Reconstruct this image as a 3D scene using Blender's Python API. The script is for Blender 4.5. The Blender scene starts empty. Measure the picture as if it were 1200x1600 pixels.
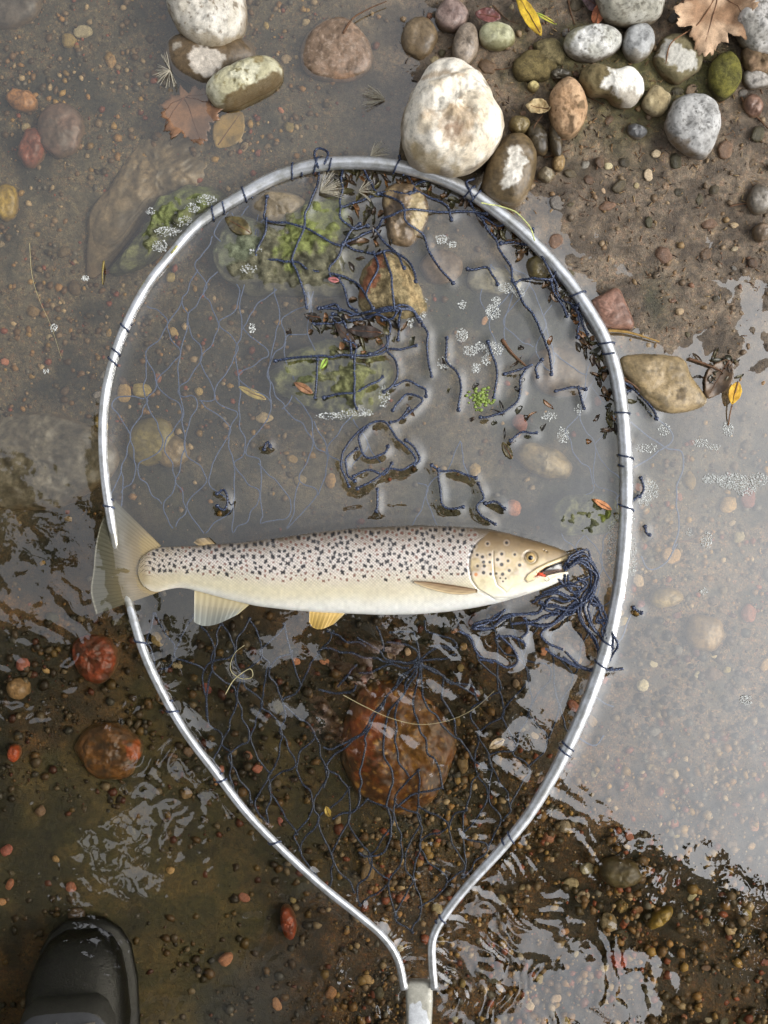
import bpy, bmesh, math, random
import numpy as np
from mathutils import Vector

# ------------------------------------------------------------------ camera, sky, sun, exposure
S = 0.0007            # metres per photo pixel on the water plane (z = 0)
H = 1.25              # camera height above the water
scene = bpy.context.scene
COL = scene.collection
rnd = random.Random(7)
rng = np.random.default_rng(7)

cam = bpy.data.cameras.new('camera')
cam.sensor_fit = 'VERTICAL'
cam.angle = 2 * math.atan(800 * S / H)
cam.clip_start = 0.01
cam.clip_end = 400
camo = bpy.data.objects.new('camera', cam)
camo.location = (0, 0, H)
COL.objects.link(camo)
scene.camera = camo

SUN_EL, SUN_AZ = math.radians(40), math.radians(100)     # azimuth clockwise from +Y
w = bpy.data.worlds.new('World')
scene.world = w
w.use_nodes = True
nt = w.node_tree
bg = nt.nodes['Background']
sky = nt.nodes.new('ShaderNodeTexSky')
sky.sky_type = 'NISHITA'
sky.sun_disc = False
sky.sun_elevation = SUN_EL
sky.sun_rotation = SUN_AZ
tc = nt.nodes.new('ShaderNodeTexCoord')
cn = nt.nodes.new('ShaderNodeTexNoise')
cn.inputs['Scale'].default_value = 2.6
cn.inputs['Detail'].default_value = 6
cn.inputs['Roughness'].default_value = 0.55
cr = nt.nodes.new('ShaderNodeValToRGB')                 # bright overcast: thick and thin cloud
cr.color_ramp.elements[0].position = 0.30
cr.color_ramp.elements[0].color = (0.62, 0.64, 0.68, 1)
cr.color_ramp.elements[1].position = 0.68
cr.color_ramp.elements[1].color = (1.0, 1.0, 1.0, 1)
vm = nt.nodes.new('ShaderNodeVectorMath')
vm.operation = 'SCALE'
# cloud is brighter toward the veiled sun
sdir = nt.nodes.new('ShaderNodeVectorMath'); sdir.operation = 'DOT_PRODUCT'
sdir.inputs[1].default_value = (math.sin(SUN_AZ) * math.cos(SUN_EL), math.cos(SUN_AZ) * math.cos(SUN_EL), math.sin(SUN_EL))
nrm = nt.nodes.new('ShaderNodeVectorMath'); nrm.operation = 'NORMALIZE'
nt.links.new(tc.outputs['Generated'], nrm.inputs[0]); nt.links.new(nrm.outputs['Vector'], sdir.inputs[0])
mxd = nt.nodes.new('ShaderNodeMath'); mxd.operation = 'MAXIMUM'; mxd.inputs[1].default_value = 0.0
pwd = nt.nodes.new('ShaderNodeMath'); pwd.operation = 'POWER'; pwd.inputs[1].default_value = 5.0
mad = nt.nodes.new('ShaderNodeMath'); mad.operation = 'MULTIPLY_ADD'; mad.inputs[1].default_value = 30.0; mad.inputs[2].default_value = 3.9
nt.links.new(sdir.outputs['Value'], mxd.inputs[0]); nt.links.new(mxd.outputs[0], pwd.inputs[0]); nt.links.new(pwd.outputs[0], mad.inputs[0])
nt.links.new(mad.outputs[0], vm.inputs['Scale'])
mx = nt.nodes.new('ShaderNodeMix')
mx.data_type = 'RGBA'
mx.inputs['Factor'].default_value = 0.86
nt.links.new(tc.outputs['Generated'], cn.inputs['Vector'])
nt.links.new(cn.outputs['Fac'], cr.inputs['Fac'])
nt.links.new(cr.outputs['Color'], vm.inputs[0])
nt.links.new(sky.outputs['Color'], mx.inputs['A'])
nt.links.new(vm.outputs['Vector'], mx.inputs['B'])
nt.links.new(mx.outputs['Result'], bg.inputs['Color'])
bg.inputs['Strength'].default_value = 0.12

sl = bpy.data.lights.new('sun', 'SUN')
sl.energy = 1.5
sl.angle = math.radians(22)
sl.color = (1.0, 0.965, 0.91)
so = bpy.data.objects.new('sun', sl)
d = Vector((math.sin(SUN_AZ) * math.cos(SUN_EL), math.cos(SUN_AZ) * math.cos(SUN_EL), math.sin(SUN_EL)))
so.rotation_euler = d.to_track_quat('Z', 'Y').to_euler()
COL.objects.link(so)

vs = scene.view_settings
vs.view_transform = 'Standard'
vs.look = 'None'
vs.exposure = 0.56
vs.gamma = 1
vs.use_curve_mapping = False
scene.cycles.max_bounces = 6
scene.cycles.diffuse_bounces = 2
scene.cycles.glossy_bounces = 3
scene.cycles.transparent_max_bounces = 12
scene.cycles.use_denoising = True
scene.cycles.adaptive_threshold = 0.02

# ------------------------------------------------------------------ helpers
def P(px, py, z=0.0):
    """photo pixel -> world point at height z (straight-down camera)"""
    k = S * (H - z) / H
    return ((px - 600) * k, (800 - py) * k, z)

def lin(c):
    c = np.asarray(c, dtype=float) / 255.0
    return np.where(c <= 0.04045, c / 12.92, ((c + 0.055) / 1.055) ** 2.4)

def L(r, g, b):
    v = lin((r, g, b))
    return (float(v[0]), float(v[1]), float(v[2]), 1.0)

def _h(ix, iy, iz, seed):
    n = (ix.astype(np.int64) * 374761393 + iy.astype(np.int64) * 668265263 + iz.astype(np.int64) * 2147483647 + seed * 974711) & 0xFFFFFFFF
    n = ((n ^ (n >> 13)) * 1274126177) & 0xFFFFFFFF
    n = (n ^ (n >> 16)) & 0xFFFFFFFF
    return n / 4294967295.0

def vnoise(x, y, z=None, seed=0):
    x = np.asarray(x, float); y = np.asarray(y, float)
    z = np.zeros_like(x) if z is None else np.asarray(z, float)
    xi, yi, zi = np.floor(x), np.floor(y), np.floor(z)
    fx, fy, fz = x - xi, y - yi, z - zi
    fx = fx * fx * (3 - 2 * fx); fy = fy * fy * (3 - 2 * fy); fz = fz * fz * (3 - 2 * fz)
    r = 0
    for a in (0, 1):
        for b in (0, 1):
            for c in (0, 1):
                wgt = (fx if a else 1 - fx) * (fy if b else 1 - fy) * (fz if c else 1 - fz)
                r = r + wgt * _h(xi + a, yi + b, zi + c, seed)
    return r

def fbm(x, y, z=None, seed=0, oct=4):
    s, a, t = 0, 0.5, 0
    for o in range(oct):
        f = 2.0 ** o
        s = s + a * vnoise(x * f, y * f, None if z is None else z * f, seed + o * 17)
        t += a
        a *= 0.5
    return s / t                       # 0..1, mean .5

def smooth(a, b, x):
    t = np.clip((x - a) / (b - a), 0, 1)
    return t * t * (3 - 2 * t)

def mesh_obj(name, v, f, mat=None, parent=None, col=None, smooth_sh=True, loc=None):
    me = bpy.data.meshes.new(name)
    v = np.asarray(v, dtype=np.float64)
    if loc is not None:
        v = v - np.asarray(loc)
    if isinstance(f, tuple):                       # (list of quad arrays, list of triangle arrays)
        q_ = np.vstack(f[0]) if f[0] else np.zeros((0, 4), int); t_ = np.vstack(f[1]) if f[1] else np.zeros((0, 3), int)
        tot = np.concatenate([np.full(len(q_), 4), np.full(len(t_), 3)]).astype(np.int32)
        me.vertices.add(len(v)); me.vertices.foreach_set('co', v.astype(np.float32).ravel())
        me.loops.add(int(tot.sum())); me.loops.foreach_set('vertex_index', np.concatenate([q_.ravel(), t_.ravel()]).astype(np.int32))
        me.polygons.add(len(tot)); me.polygons.foreach_set('loop_start', (np.cumsum(tot) - tot).astype(np.int32)); me.polygons.foreach_set('loop_total', tot)
        me.update(calc_edges=True)
    elif isinstance(f, np.ndarray):
        n, k = f.shape
        me.vertices.add(len(v)); me.vertices.foreach_set('co', v.astype(np.float32).ravel())
        me.loops.add(n * k); me.loops.foreach_set('vertex_index', f.astype(np.int32).ravel())
        me.polygons.add(n)
        me.polygons.foreach_set('loop_start', np.arange(0, n * k, k, dtype=np.int32))
        me.polygons.foreach_set('loop_total', np.full(n, k, dtype=np.int32))
        me.update(calc_edges=True)
    else:
        me.from_pydata([tuple(q) for q in v], [], f)
        me.update()
    if smooth_sh:
        me.polygons.foreach_set('use_smooth', np.ones(len(me.polygons), dtype=bool))
    if col is not None:
        ca = me.color_attributes.new('Col', 'FLOAT_COLOR', 'POINT')
        c4 = np.ones((len(v), 4), dtype=np.float32)
        c4[:, :col.shape[1]] = np.clip(col, 0, 1)
        ca.data.foreach_set('color', c4.ravel())
    if mat is not None:
        me.materials.append(mat)
    o = bpy.data.objects.new(name, me)
    if loc is not None:
        o.location = loc
    COL.objects.link(o)
    if parent is not None:
        o.parent = parent
    return o

def child_of(o, parent):
    """parent keeping the world position (parents here are unrotated)"""
    o.parent = parent
    o.location = Vector(o.location) - Vector(parent.location)
    return o

def tag(o, label, cat=None, group=None, kind=None):
    o['label'] = label
    if cat: o['category'] = cat
    if group: o['group'] = group
    if kind: o['kind'] = kind
    return o

def empty(name, loc):
    o = bpy.data.objects.new(name, None)
    o.location = loc
    o.empty_display_size = 0.02
    COL.objects.link(o)
    return o

def crom(pts, step, closed=False):
    """Catmull-Rom through pts, resampled at equal steps"""
    p = np.asarray(pts, float)
    n = len(p)
    if closed:
        q = np.vstack([p[-1], p, p[0], p[1]])
        segs = n
    else:
        q = np.vstack([2 * p[0] - p[1], p, 2 * p[-1] - p[-2]])
        segs = n - 1
    out = []
    t = np.linspace(0, 1, 24, endpoint=False)[:, None]
    for i in range(segs):
        a, b, c, e = q[i], q[i + 1], q[i + 2], q[i + 3]
        out.append(0.5 * (2 * b + (c - a) * t + (2 * a - 5 * b + 4 * c - e) * t ** 2 + (3 * b - a - 3 * c + e) * t ** 3))
    out = np.vstack(out + [q[segs + 1][None, :]])
    dl = np.linalg.norm(np.diff(out, axis=0), axis=1)
    s = np.concatenate([[0], np.cumsum(dl)])
    m = max(3, int(round(s[-1] / step)) + 1)
    u = np.linspace(0, s[-1], m)
    return np.stack([np.interp(u, s, out[:, k]) for k in range(out.shape[1])], 1)

def tube(p, r, sides=8, twist=0.0, groove=0.0, caps=True):
    """p (n,3), r scalar or (n,) -> verts, quads (+ cap fans as quads degenerate-free via extra ring)"""
    p = np.asarray(p, float); n = len(p)
    r = np.full(n, r) if np.isscalar(r) else np.asarray(r, float)
    t = np.gradient(p, axis=0)
    t /= np.maximum(np.linalg.norm(t, axis=1)[:, None], 1e-12)
    up = np.array([0, 0, 1.0]) if abs(t[0][2]) < 0.9 else np.array([1.0, 0, 0])
    nrm = np.zeros_like(p)
    a = up - t[0] * np.dot(up, t[0]); a /= np.linalg.norm(a); nrm[0] = a
    for i in range(1, n):
        a = nrm[i - 1] - t[i] * np.dot(nrm[i - 1], t[i])
        nrm[i] = a / max(np.linalg.norm(a), 1e-9)
    bi = np.cross(t, nrm)
    th = np.linspace(0, 2 * np.pi, sides, endpoint=False)
    rr = r[:, None] * np.ones(sides)[None, :]
    if groove > 0:
        sl_ = np.concatenate([[0], np.cumsum(np.linalg.norm(np.diff(p, axis=0), axis=1))])
        rr = rr * (1 + groove * np.cos(2 * (th[None, :] - twist * sl_[:, None])))
    v = p[:, None, :] + rr[:, :, None] * (np.cos(th)[None, :, None] * nrm[:, None, :] + np.sin(th)[None, :, None] * bi[:, None, :])
    v = v.reshape(-1, 3)
    i = np.arange(n - 1)[:, None] * sides; j = np.arange(sides)[None, :]; j2 = (j + 1) % sides
    f = np.stack([i + j, i + j2, i + sides + j2, i + sides + j], -1).reshape(-1, 4)
    if caps:
        base = len(v)
        v = np.vstack([v, p[0], p[-1]])
        f0 = np.array([[base, (k + 1) % sides, k, k] for k in range(sides)])
        o_ = (n - 1) * sides
        f1 = np.array([[base + 1, o_ + k, o_ + (k + 1) % sides, o_ + (k + 1) % sides] for k in range(sides)])
        return v, f, (f0[:, :3], f1[:, :3])
    return v, f, ()

class MB:
    """collects shapes into one mesh"""
    def __init__(s): s.v, s.f, s.n, s.c = [], [], 0, []
    def add(s, v, f, col=None):
        v = np.asarray(v, float)
        s.v.append(v)
        for ff in (f if isinstance(f, (list, tuple)) else [f]):
            s.f.append(np.asarray(ff) + s.n)
        if col is not None: s.c.append(np.broadcast_to(np.asarray(col, float), (len(v), 3)))
        s.n += len(v)
    def tube(s, p, r, **k):
        col = k.pop('col', None)
        v, f, caps = tube(p, r, **k)
        s.add(v, [f] + list(caps), col)
    def build(s, name, mat, parent=None, loc=None, smooth_sh=True):
        v = np.vstack(s.v)
        tri = [q for q in s.f if q.shape[1] == 3]; quad = [q for q in s.f if q.shape[1] == 4]
        col = np.vstack(s.c) if s.c and sum(len(c) for c in s.c) == len(v) else None
        f = (quad, tri)
        return mesh_obj(name, v, f, mat, parent, col, smooth_sh, loc)

# ------------------------------------------------------------------ materials
def mat_new(name):
    m = bpy.data.materials.new(name)
    m.use_nodes = True
    b = m.node_tree.nodes['Principled BSDF']
    return m, m.node_tree, b

def nd(t, kind, **inp):
    n = t.nodes.new(kind)
    for k, v in inp.items():
        n.inputs[k.replace('_', ' ')].default_value = v
    return n

def grain(t, b, base_socket=None, base=None, scale=900, amp=0.35, bump=0.25, dist=0.0006, scale2=180, amp2=0.35, coord='Object'):
    """multiply base colour by two noises and bump the surface"""
    tcn = t.nodes.new('ShaderNodeTexCoord')
    n1 = nd(t, 'ShaderNodeTexNoise', Scale=scale, Detail=4, Roughness=0.65)
    n2 = nd(t, 'ShaderNodeTexNoise', Scale=scale2, Detail=5, Roughness=0.6)
    for n in (n1, n2): t.links.new(tcn.outputs[coord], n.inputs['Vector'])
    def ramp(n, a):
        r = nd(t, 'ShaderNodeMapRange'); r.inputs['From Min'].default_value = 0.28; r.inputs['From Max'].default_value = 0.72
        r.inputs['To Min'].default_value = 1 - a; r.inputs['To Max'].default_value = 1 + a * 0.8
        t.links.new(n.outputs['Fac'], r.inputs['Value']); return r
    r1, r2 = ramp(n1, amp), ramp(n2, amp2)
    mu = nd(t, 'ShaderNodeMath'); mu.operation = 'MULTIPLY'
    t.links.new(r1.outputs['Result'], mu.inputs[0]); t.links.new(r2.outputs['Result'], mu.inputs[1])
    sc = nd(t, 'ShaderNodeVectorMath'); sc.operation = 'SCALE'
    if base_socket is not None: t.links.new(base_socket, sc.inputs[0])
    else: sc.inputs[0].default_value = base[:3]
    t.links.new(mu.outputs[0], sc.inputs['Scale'])
    t.links.new(sc.outputs['Vector'], b.inputs['Base Color'])
    ad = nd(t, 'ShaderNodeMath'); ad.operation = 'ADD'
    t.links.new(n1.outputs['Fac'], ad.inputs[0]); t.links.new(n2.outputs['Fac'], ad.inputs[1])
    bp = nd(t, 'ShaderNodeBump', Strength=bump, Distance=dist)
    t.links.new(ad.outputs[0], bp.inputs['Height'])
    t.links.new(bp.outputs['Normal'], b.inputs['Normal'])
    return sc

def mat_vcol(name, rough=0.7, spec=0.4, **k):
    m, t, b = mat_new(name)
    a = t.nodes.new('ShaderNodeVertexColor'); a.layer_name = 'Col'
    grain(t, b, a.outputs['Color'], **k)
    b.inputs['Roughness'].default_value = rough
    b.inputs['Specular IOR Level'].default_value = spec
    return m

def mat_plain(name, c, rough=0.6, spec=0.4, metal=0.0, **k):
    m, t, b = mat_new(name)
    if k.pop('flat', False): b.inputs['Base Color'].default_value = c
    else: grain(t, b, None, c, **k)
    b.inputs['Roughness'].default_value = rough
    b.inputs['Specular IOR Level'].default_value = spec
    b.inputs['Metallic'].default_value = metal
    return m

def bed_material():
    m, t, b = mat_new('wet_bed')
    a = t.nodes.new('ShaderNodeVertexColor'); a.layer_name = 'Col'
    tcn = t.nodes.new('ShaderNodeTexCoord')
    wn = nd(t, 'ShaderNodeTexNoise', Scale=160, Detail=2)
    ws_ = nd(t, 'ShaderNodeVectorMath'); ws_.operation = 'SCALE'; ws_.inputs['Scale'].default_value = .004
    wa = nd(t, 'ShaderNodeVectorMath'); wa.operation = 'ADD'
    t.links.new(tcn.outputs['Object'], wn.inputs['Vector']); t.links.new(wn.outputs['Color'], ws_.inputs[0])
    t.links.new(tcn.outputs['Object'], wa.inputs[0]); t.links.new(ws_.outputs[0], wa.inputs[1])
    prev = a.outputs['Color']; hts = []
    for sc_, st in ((300, .62), (760, .5)):
        vo = nd(t, 'ShaderNodeTexVoronoi', Scale=sc_, Randomness=1.0); t.links.new(wa.outputs[0], vo.inputs['Vector'])
        sp = t.nodes.new('ShaderNodeSeparateColor'); t.links.new(vo.outputs['Color'], sp.inputs['Color'])
        rp = t.nodes.new('ShaderNodeValToRGB'); e_ = rp.color_ramp.elements
        e_[0].position = 0; e_[0].color = (.38, .36, .34, 1); e_[1].position = 1; e_[1].color = (2.1, 1.75, 1.2, 1)
        for p_, c_ in ((.35, (.7, .66, .6, 1)), (.6, (1.05, 1.0, .95, 1)), (.78, (1.5, .95, .7, 1)), (.88, (1.6, 1.5, 1.2, 1))):
            x_ = e_.new(p_); x_.color = c_
        t.links.new(sp.outputs['Red'], rp.inputs['Fac'])
        dk = nd(t, 'ShaderNodeMapRange'); dk.inputs['From Min'].default_value = .15; dk.inputs['From Max'].default_value = .8; dk.inputs['To Min'].default_value = 1.15; dk.inputs['To Max'].default_value = .55
        t.links.new(vo.outputs['Distance'], dk.inputs['Value'])
        sc2 = nd(t, 'ShaderNodeVectorMath'); sc2.operation = 'SCALE'; t.links.new(rp.outputs['Color'], sc2.inputs[0]); t.links.new(dk.outputs['Result'], sc2.inputs['Scale'])
        mx_ = t.nodes.new('ShaderNodeMix'); mx_.data_type = 'RGBA'; mx_.blend_type = 'MULTIPLY'
        fa = nd(t, 'ShaderNodeMath'); fa.operation = 'MULTIPLY'; fa.inputs[1].default_value = st; t.links.new(a.outputs['Alpha'], fa.inputs[0])
        t.links.new(fa.outputs[0], mx_.inputs['Factor']); t.links.new(prev, mx_.inputs['A']); t.links.new(sc2.outputs[0], mx_.inputs['B'])
        prev = mx_.outputs['Result']; hts.append((vo.outputs['Distance'], fa.outputs[0]))
    grain(t, b, prev, scale=900, amp=.5, scale2=140, amp2=.5, bump=.9, dist=.0022)
    old = b.inputs['Normal'].links[0].from_socket
    for dsock, fsock in hts:
        iv = nd(t, 'ShaderNodeMath'); iv.operation = 'MULTIPLY'; t.links.new(dsock, iv.inputs[0]); t.links.new(fsock, iv.inputs[1])
        bp = nd(t, 'ShaderNodeBump', Strength=.6, Distance=.002); bp.invert = True
        t.links.new(iv.outputs[0], bp.inputs['Height']); t.links.new(old, bp.inputs['Normal']); old = bp.outputs['Normal']
    t.links.new(old, b.inputs['Normal'])
    b.inputs['Roughness'].default_value = .4; b.inputs['Specular IOR Level'].default_value = .5
    return m
M_BED = bed_material()
M_DRY = mat_vcol('dry_stone', rough=0.85, spec=0.25, scale=1500, amp=0.22, scale2=420, amp2=0.2, bump=0.45, dist=0.0007)
M_WET = mat_vcol('wet_stone', rough=0.38, spec=0.5, scale=1300, amp=0.35, scale2=260, amp2=0.35, bump=0.4, dist=0.0007)
M_MOSS = mat_vcol('algae_stone', rough=0.7, spec=0.3, scale=1100, amp=0.5, scale2=240, amp2=0.45, bump=0.9, dist=0.0016)
M_GRAVEL = mat_vcol('gravel', rough=0.5, spec=0.4, scale=1400, amp=0.3, scale2=500, amp2=0.25, bump=0.2, dist=0.0004)

# ------------------------------------------------------------------ terrain (stream bed and bank)
CTRL = np.array([
 (0,0,-30),(200,60,-28),(430,40,-16),(560,20,-5),(600,60,-4),(600,200,-6),(700,40,5),(800,50,9),(900,50,12),(1050,30,16),(1200,0,24),
 (1200,200,16),(1080,200,12),(1000,300,8),(900,250,8),(850,330,2),(1000,430,0),(1120,400,3),(1200,450,3),(1200,580,-3),(1100,520,-1),(1060,680,-11),(1180,760,-16),
 (760,400,-13),(680,330,-12),(560,380,-20),(350,400,-30),(100,450,-34),(250,250,-26),(450,200,-20),(400,600,-36),(700,600,-22),(860,700,-24),(860,500,-10),
 (300,750,-52),(600,750,-48),(820,800,-40),(0,700,-52),(100,900,-95),(400,1000,-105),(600,900,-80),(800,1000,-85),(1100,900,-48),(1180,1100,-55),(1000,1150,-75),
 (1000,1300,-95),(1200,1500,-115),(1200,1300,-80),(600,1200,-120),(200,1200,-125),(600,1500,-125),(100,1550,-112),(900,1550,-125),(350,1550,-120),
 (600,1900,-150),(0,1900,-140),(1200,1900,-150),(-300,1200,-130),(-300,300,-45),(1500,900,-40),(1500,300,30),(600,-300,10),(1200,-300,45),(-200,-300,-30)], float)

def bed_m(x, y):
    """bed height (m) at world x, y"""
    x = np.asarray(x, float); y = np.asarray(y, float)
    px = 600 + x / S; py = 800 - y / S
    pxc = np.clip(px, -400, 1600); pyc = np.clip(py, -400, 2000)
    num = np.zeros_like(x); den = np.zeros_like(x) + 1e-30
    for cx, cy, cz in CTRL:
        d2 = ((pxc - cx) ** 2 + (pyc - cy) ** 2)
        wgt = np.exp(-d2 / (2 * 95 ** 2)) + 1e-7 / (1 + d2 / 250 ** 2) ** 2
        num += wgt * cz; den += wgt
    z = num / den * 0.001
    d_ne = 0.45 * x + 0.89 * y
    z = z + 0.16 * np.maximum(0, d_ne - 1.0) * smooth(1.0, 3.0, d_ne) - 0.0
    z = z + 0.25 * np.maximum(0, -y - 4.2)
    z = np.minimum(z, 4 + 0.02 * np.hypot(x, y))
    wt = smooth(-0.004, 0.008, z)
    amp = 0.006 + 0.004 * wt
    clod = np.abs(fbm(px / 24, py / 24, None, 13, 3) - .5) * 2
    z = z + 0.0045 * (clod - .25) * (.35 + .65 * smooth(-.01, .006, z)) * (1 - .5 * smooth(.0, .01, -z - .03))
    z = z + amp * (fbm(px / 42, py / 42, None, 3, 5) - 0.5) + 0.010 * (fbm(px / 190, py / 190, None, 9, 3) - 0.5) * (1 - wt)
    return z

def bedp(px, py):
    """bed height at a photo pixel (fixed-point: a pixel ray meets the bed at its own height)"""
    z = 0.0
    for _ in range(3):
        q = P(px, py, z)
        z = float(bed_m(np.array([q[0]]), np.array([q[1]]))[0])
    return z

def axis_grid(lo, hi, step, far, grow=1.22):
    a = list(np.arange(lo, hi + step * 0.5, step))
    s = step; p = hi
    right = []
    while p < far:
        s *= grow; p += s; right.append(p)
    s = step; p = lo; left = []
    while p > -far:
        s *= grow; p -= s; left.append(p)
    return np.array(left[::-1] + a + right)

def grid_faces(nx, ny):
    i = np.arange(ny - 1)[:, None] * nx; j = np.arange(nx - 1)[None, :]
    return np.stack([i + j, i + j + 1, i + nx + j + 1, i + nx + j], -1).reshape(-1, 4)

gx = axis_grid(-0.50, 0.50, 0.0028, 70); gy = axis_grid(-0.66, 0.66, 0.0028, 70)
X, Y = np.meshgrid(gx, gy)
X = X.ravel(); Y = Y.ravel()
Z = bed_m(X, Y)
PX = 600 + X / S; PY = 800 - Y / S
n1 = fbm(PX / 120, PY / 120, None, 21, 4); n2 = fbm(PX / 30, PY / 30, None, 33, 4); n3 = fbm(PX / 260, PY / 260, None, 41, 3)
c_mud = lin((138, 123, 104)); c_mud2 = lin((92, 80, 66)); c_silt = lin((114, 105, 84)); c_silt2 = lin((62, 59, 45))
c_grav = lin((104, 79, 43)); c_grav2 = lin((60, 46, 23)); c_alg = lin((70, 68, 30)); c_moss = lin((92, 94, 40)); c_tan = lin((140, 118, 92))
def mixc(a, b, t): return a * (1 - t[:, None]) + b * t[:, None]
base = mixc(np.broadcast_to(c_mud2, (len(X), 3)), np.broadcast_to(c_mud, (len(X), 3)), smooth(0.3, 0.65, n2))
silt = mixc(np.broadcast_to(c_silt2, (len(X), 3)), np.broadcast_to(c_silt, (len(X), 3)), smooth(0.34, 0.62, .55 * n1 + .45 * n2))
grav = mixc(np.broadcast_to(c_grav2, (len(X), 3)), np.broadcast_to(c_grav, (len(X), 3)), smooth(0.3, 0.7, n2))
col = mixc(base, silt, 1 - smooth(-0.016, 0.0, Z))
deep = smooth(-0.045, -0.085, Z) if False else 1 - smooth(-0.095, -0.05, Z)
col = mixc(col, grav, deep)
rightside = smooth(850, 1000, PX) * smooth(750, 850, PY) * (1 - smooth(1250, 1420, PY))
col = mixc(col, np.broadcast_to(c_tan, col.shape), 0.6 * rightside * smooth(0.25, 0.6, n2))
alg = smooth(0.50, 0.62, n3 + 0.15 * (n1 - 0.5)) * (1 - smooth(600, 900, PX)) * smooth(650, 850, PY)
col = mixc(col, np.broadcast_to(c_alg, col.shape), 0.55 * alg)
mossb = smooth(0.52, 0.66, n1) * smooth(0.0, 0.012, Z) * (1 - smooth(150, 320, PY))
col = mixc(col, np.broadcast_to(c_moss, col.shape), 0.65 * mossb)
mossw = smooth(0.40, 0.56, fbm(PX / 80, PY / 80, None, 77, 4)) * smooth(640, 700, PX) * (1 - smooth(1000, 1080, PX)) * smooth(400, 470, PY) * (1 - smooth(760, 830, PY))
col = mixc(col, np.broadcast_to(lin((52, 57, 38)), col.shape), 0.92 * mossw)
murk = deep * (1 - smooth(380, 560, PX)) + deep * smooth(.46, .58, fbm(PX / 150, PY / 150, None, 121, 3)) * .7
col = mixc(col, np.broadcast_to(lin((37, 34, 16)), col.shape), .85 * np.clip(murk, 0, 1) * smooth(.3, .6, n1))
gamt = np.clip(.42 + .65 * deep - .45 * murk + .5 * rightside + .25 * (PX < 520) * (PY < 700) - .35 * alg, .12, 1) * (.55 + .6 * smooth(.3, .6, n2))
col = np.column_stack([col, np.clip(gamt, 0, 1)])
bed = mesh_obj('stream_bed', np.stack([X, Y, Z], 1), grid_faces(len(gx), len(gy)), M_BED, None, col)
tag(bed, 'brown muddy bank sloping into a gravelly stream bed', None, None, 'structure')

# ------------------------------------------------------------------ things gathered for the water's meniscus
WET_MARKS = []      # (world x, y, weight) samples where something breaks the surface

# ------------------------------------------------------------------ stones
def stone_mesh(poly, ztop, zbot, rough=0.05, seed=0, blunt=0.62, n=72, m=26, ledge=None, lump=0.0):
    """closed rounded stone from its outline in photo pixels"""
    zc = (ztop + zbot) / 2
    o = crom(np.asarray(poly, float), 2.0, closed=True)[:-1]
    c = o.mean(0)
    ang = np.arctan2(o[:, 1] - c[1], o[:, 0] - c[0]); rad = np.hypot(o[:, 0] - c[0], o[:, 1] - c[1])
    k = np.argsort(ang)
    th = np.linspace(-np.pi, np.pi, n, endpoint=False)
    R = np.interp(th, ang[k], rad[k], period=2 * np.pi)
    u_ = np.linspace(0, np.pi, m)
    phi = np.arcsin(np.clip(np.sin(u_), 0, 1) ** (1 / blunt)); phi = np.where(u_ > np.pi / 2, np.pi - phi, phi)
    sr = np.sin(u_); sz = np.sign(np.cos(phi)) * np.abs(np.cos(phi)) ** 0.9
    sr[0] = sr[-1] = 0.0
    rm = R.mean()
    dx = np.cos(th)[None, :] * R[None, :] * sr[:, None]; dy = np.sin(th)[None, :] * R[None, :] * sr[:, None]
    dz = np.repeat(sz[:, None], n, 1)
    f3 = fbm(dx / rm * 1.7 + 11 + seed, dy / rm * 1.7 + 5, dz * 1.1 + 3, seed, 4) - 0.5
    sc = 1 + rough * 1.6 * f3
    hz = (ztop - zbot) / 2
    f4 = fbm(dx / rm * 2.6 + seed, dy / rm * 2.6, None, seed + 5, 4) - 0.5
    zz = zc + hz * dz * (1 + 0.0 * f3) + hz * rough * 3.2 * f4 * np.clip(dz, 0, 1)
    zz = zz + S * 3.4 * (fbm((c[0] + dx) / 15, (c[1] + dy) / 15, dz * 2, seed + 31, 2) - .5) * np.clip(dz * 1.5, 0, 1)
    if lump:
        l_ = np.abs(fbm((c[0] + dx) / 26, (c[1] + dy) / 26, None, seed + 40, 3) - .5) * 2
        l2 = fbm((c[0] + dx) / 9, (c[1] + dy) / 9, None, seed + 41, 2) - .5
        zz = zz + (lump * (l_ - .42) + lump * .8 * l2) * np.clip(dz * 1.6, 0, 1)
    if ledge is not None:
        zz = zz + ledge(c[0] + dx, c[1] + dy) * np.clip(dz, 0, 1)
    pxx = c[0] + dx * sc; pyy = c[1] + dy * sc
    kk = S * (H - zc) / H
    v = np.stack([(pxx - 600) * kk, (800 - pyy) * kk, zz], -1).reshape(-1, 3)
    i = np.arange(m - 1)[:, None] * n; j = np.arange(n)[None, :]; j2 = (j + 1) % n
    f = np.stack([i + j, i + n + j, i + n + j2, i + j2], -1).reshape(-1, 4)
    loc = ((c[0] - 600) * kk, (800 - c[1]) * kk, zbot)
    return v, f, loc, pxx.ravel(), pyy.ravel(), dz.ravel()

def ell(cx, cy, rx, ry, ang=0, n=14, jit=0.06, seed=0, sq=1.0):
    r_ = random.Random(seed * 31 + int(cx) + int(cy) * 7)
    a = math.radians(ang); out = []
    for i in range(n):
        t = 2 * math.pi * i / n
        k = 1 + r_.uniform(-jit, jit)
        ct, st = math.cos(t), math.sin(t)
        x = rx * math.copysign(abs(ct) ** sq, ct) * k; y = ry * math.copysign(abs(st) ** sq, st) * k
        out.append((cx + x * math.cos(a) - y * math.sin(a), cy + x * math.sin(a) + y * math.cos(a)))
    return out

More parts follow.
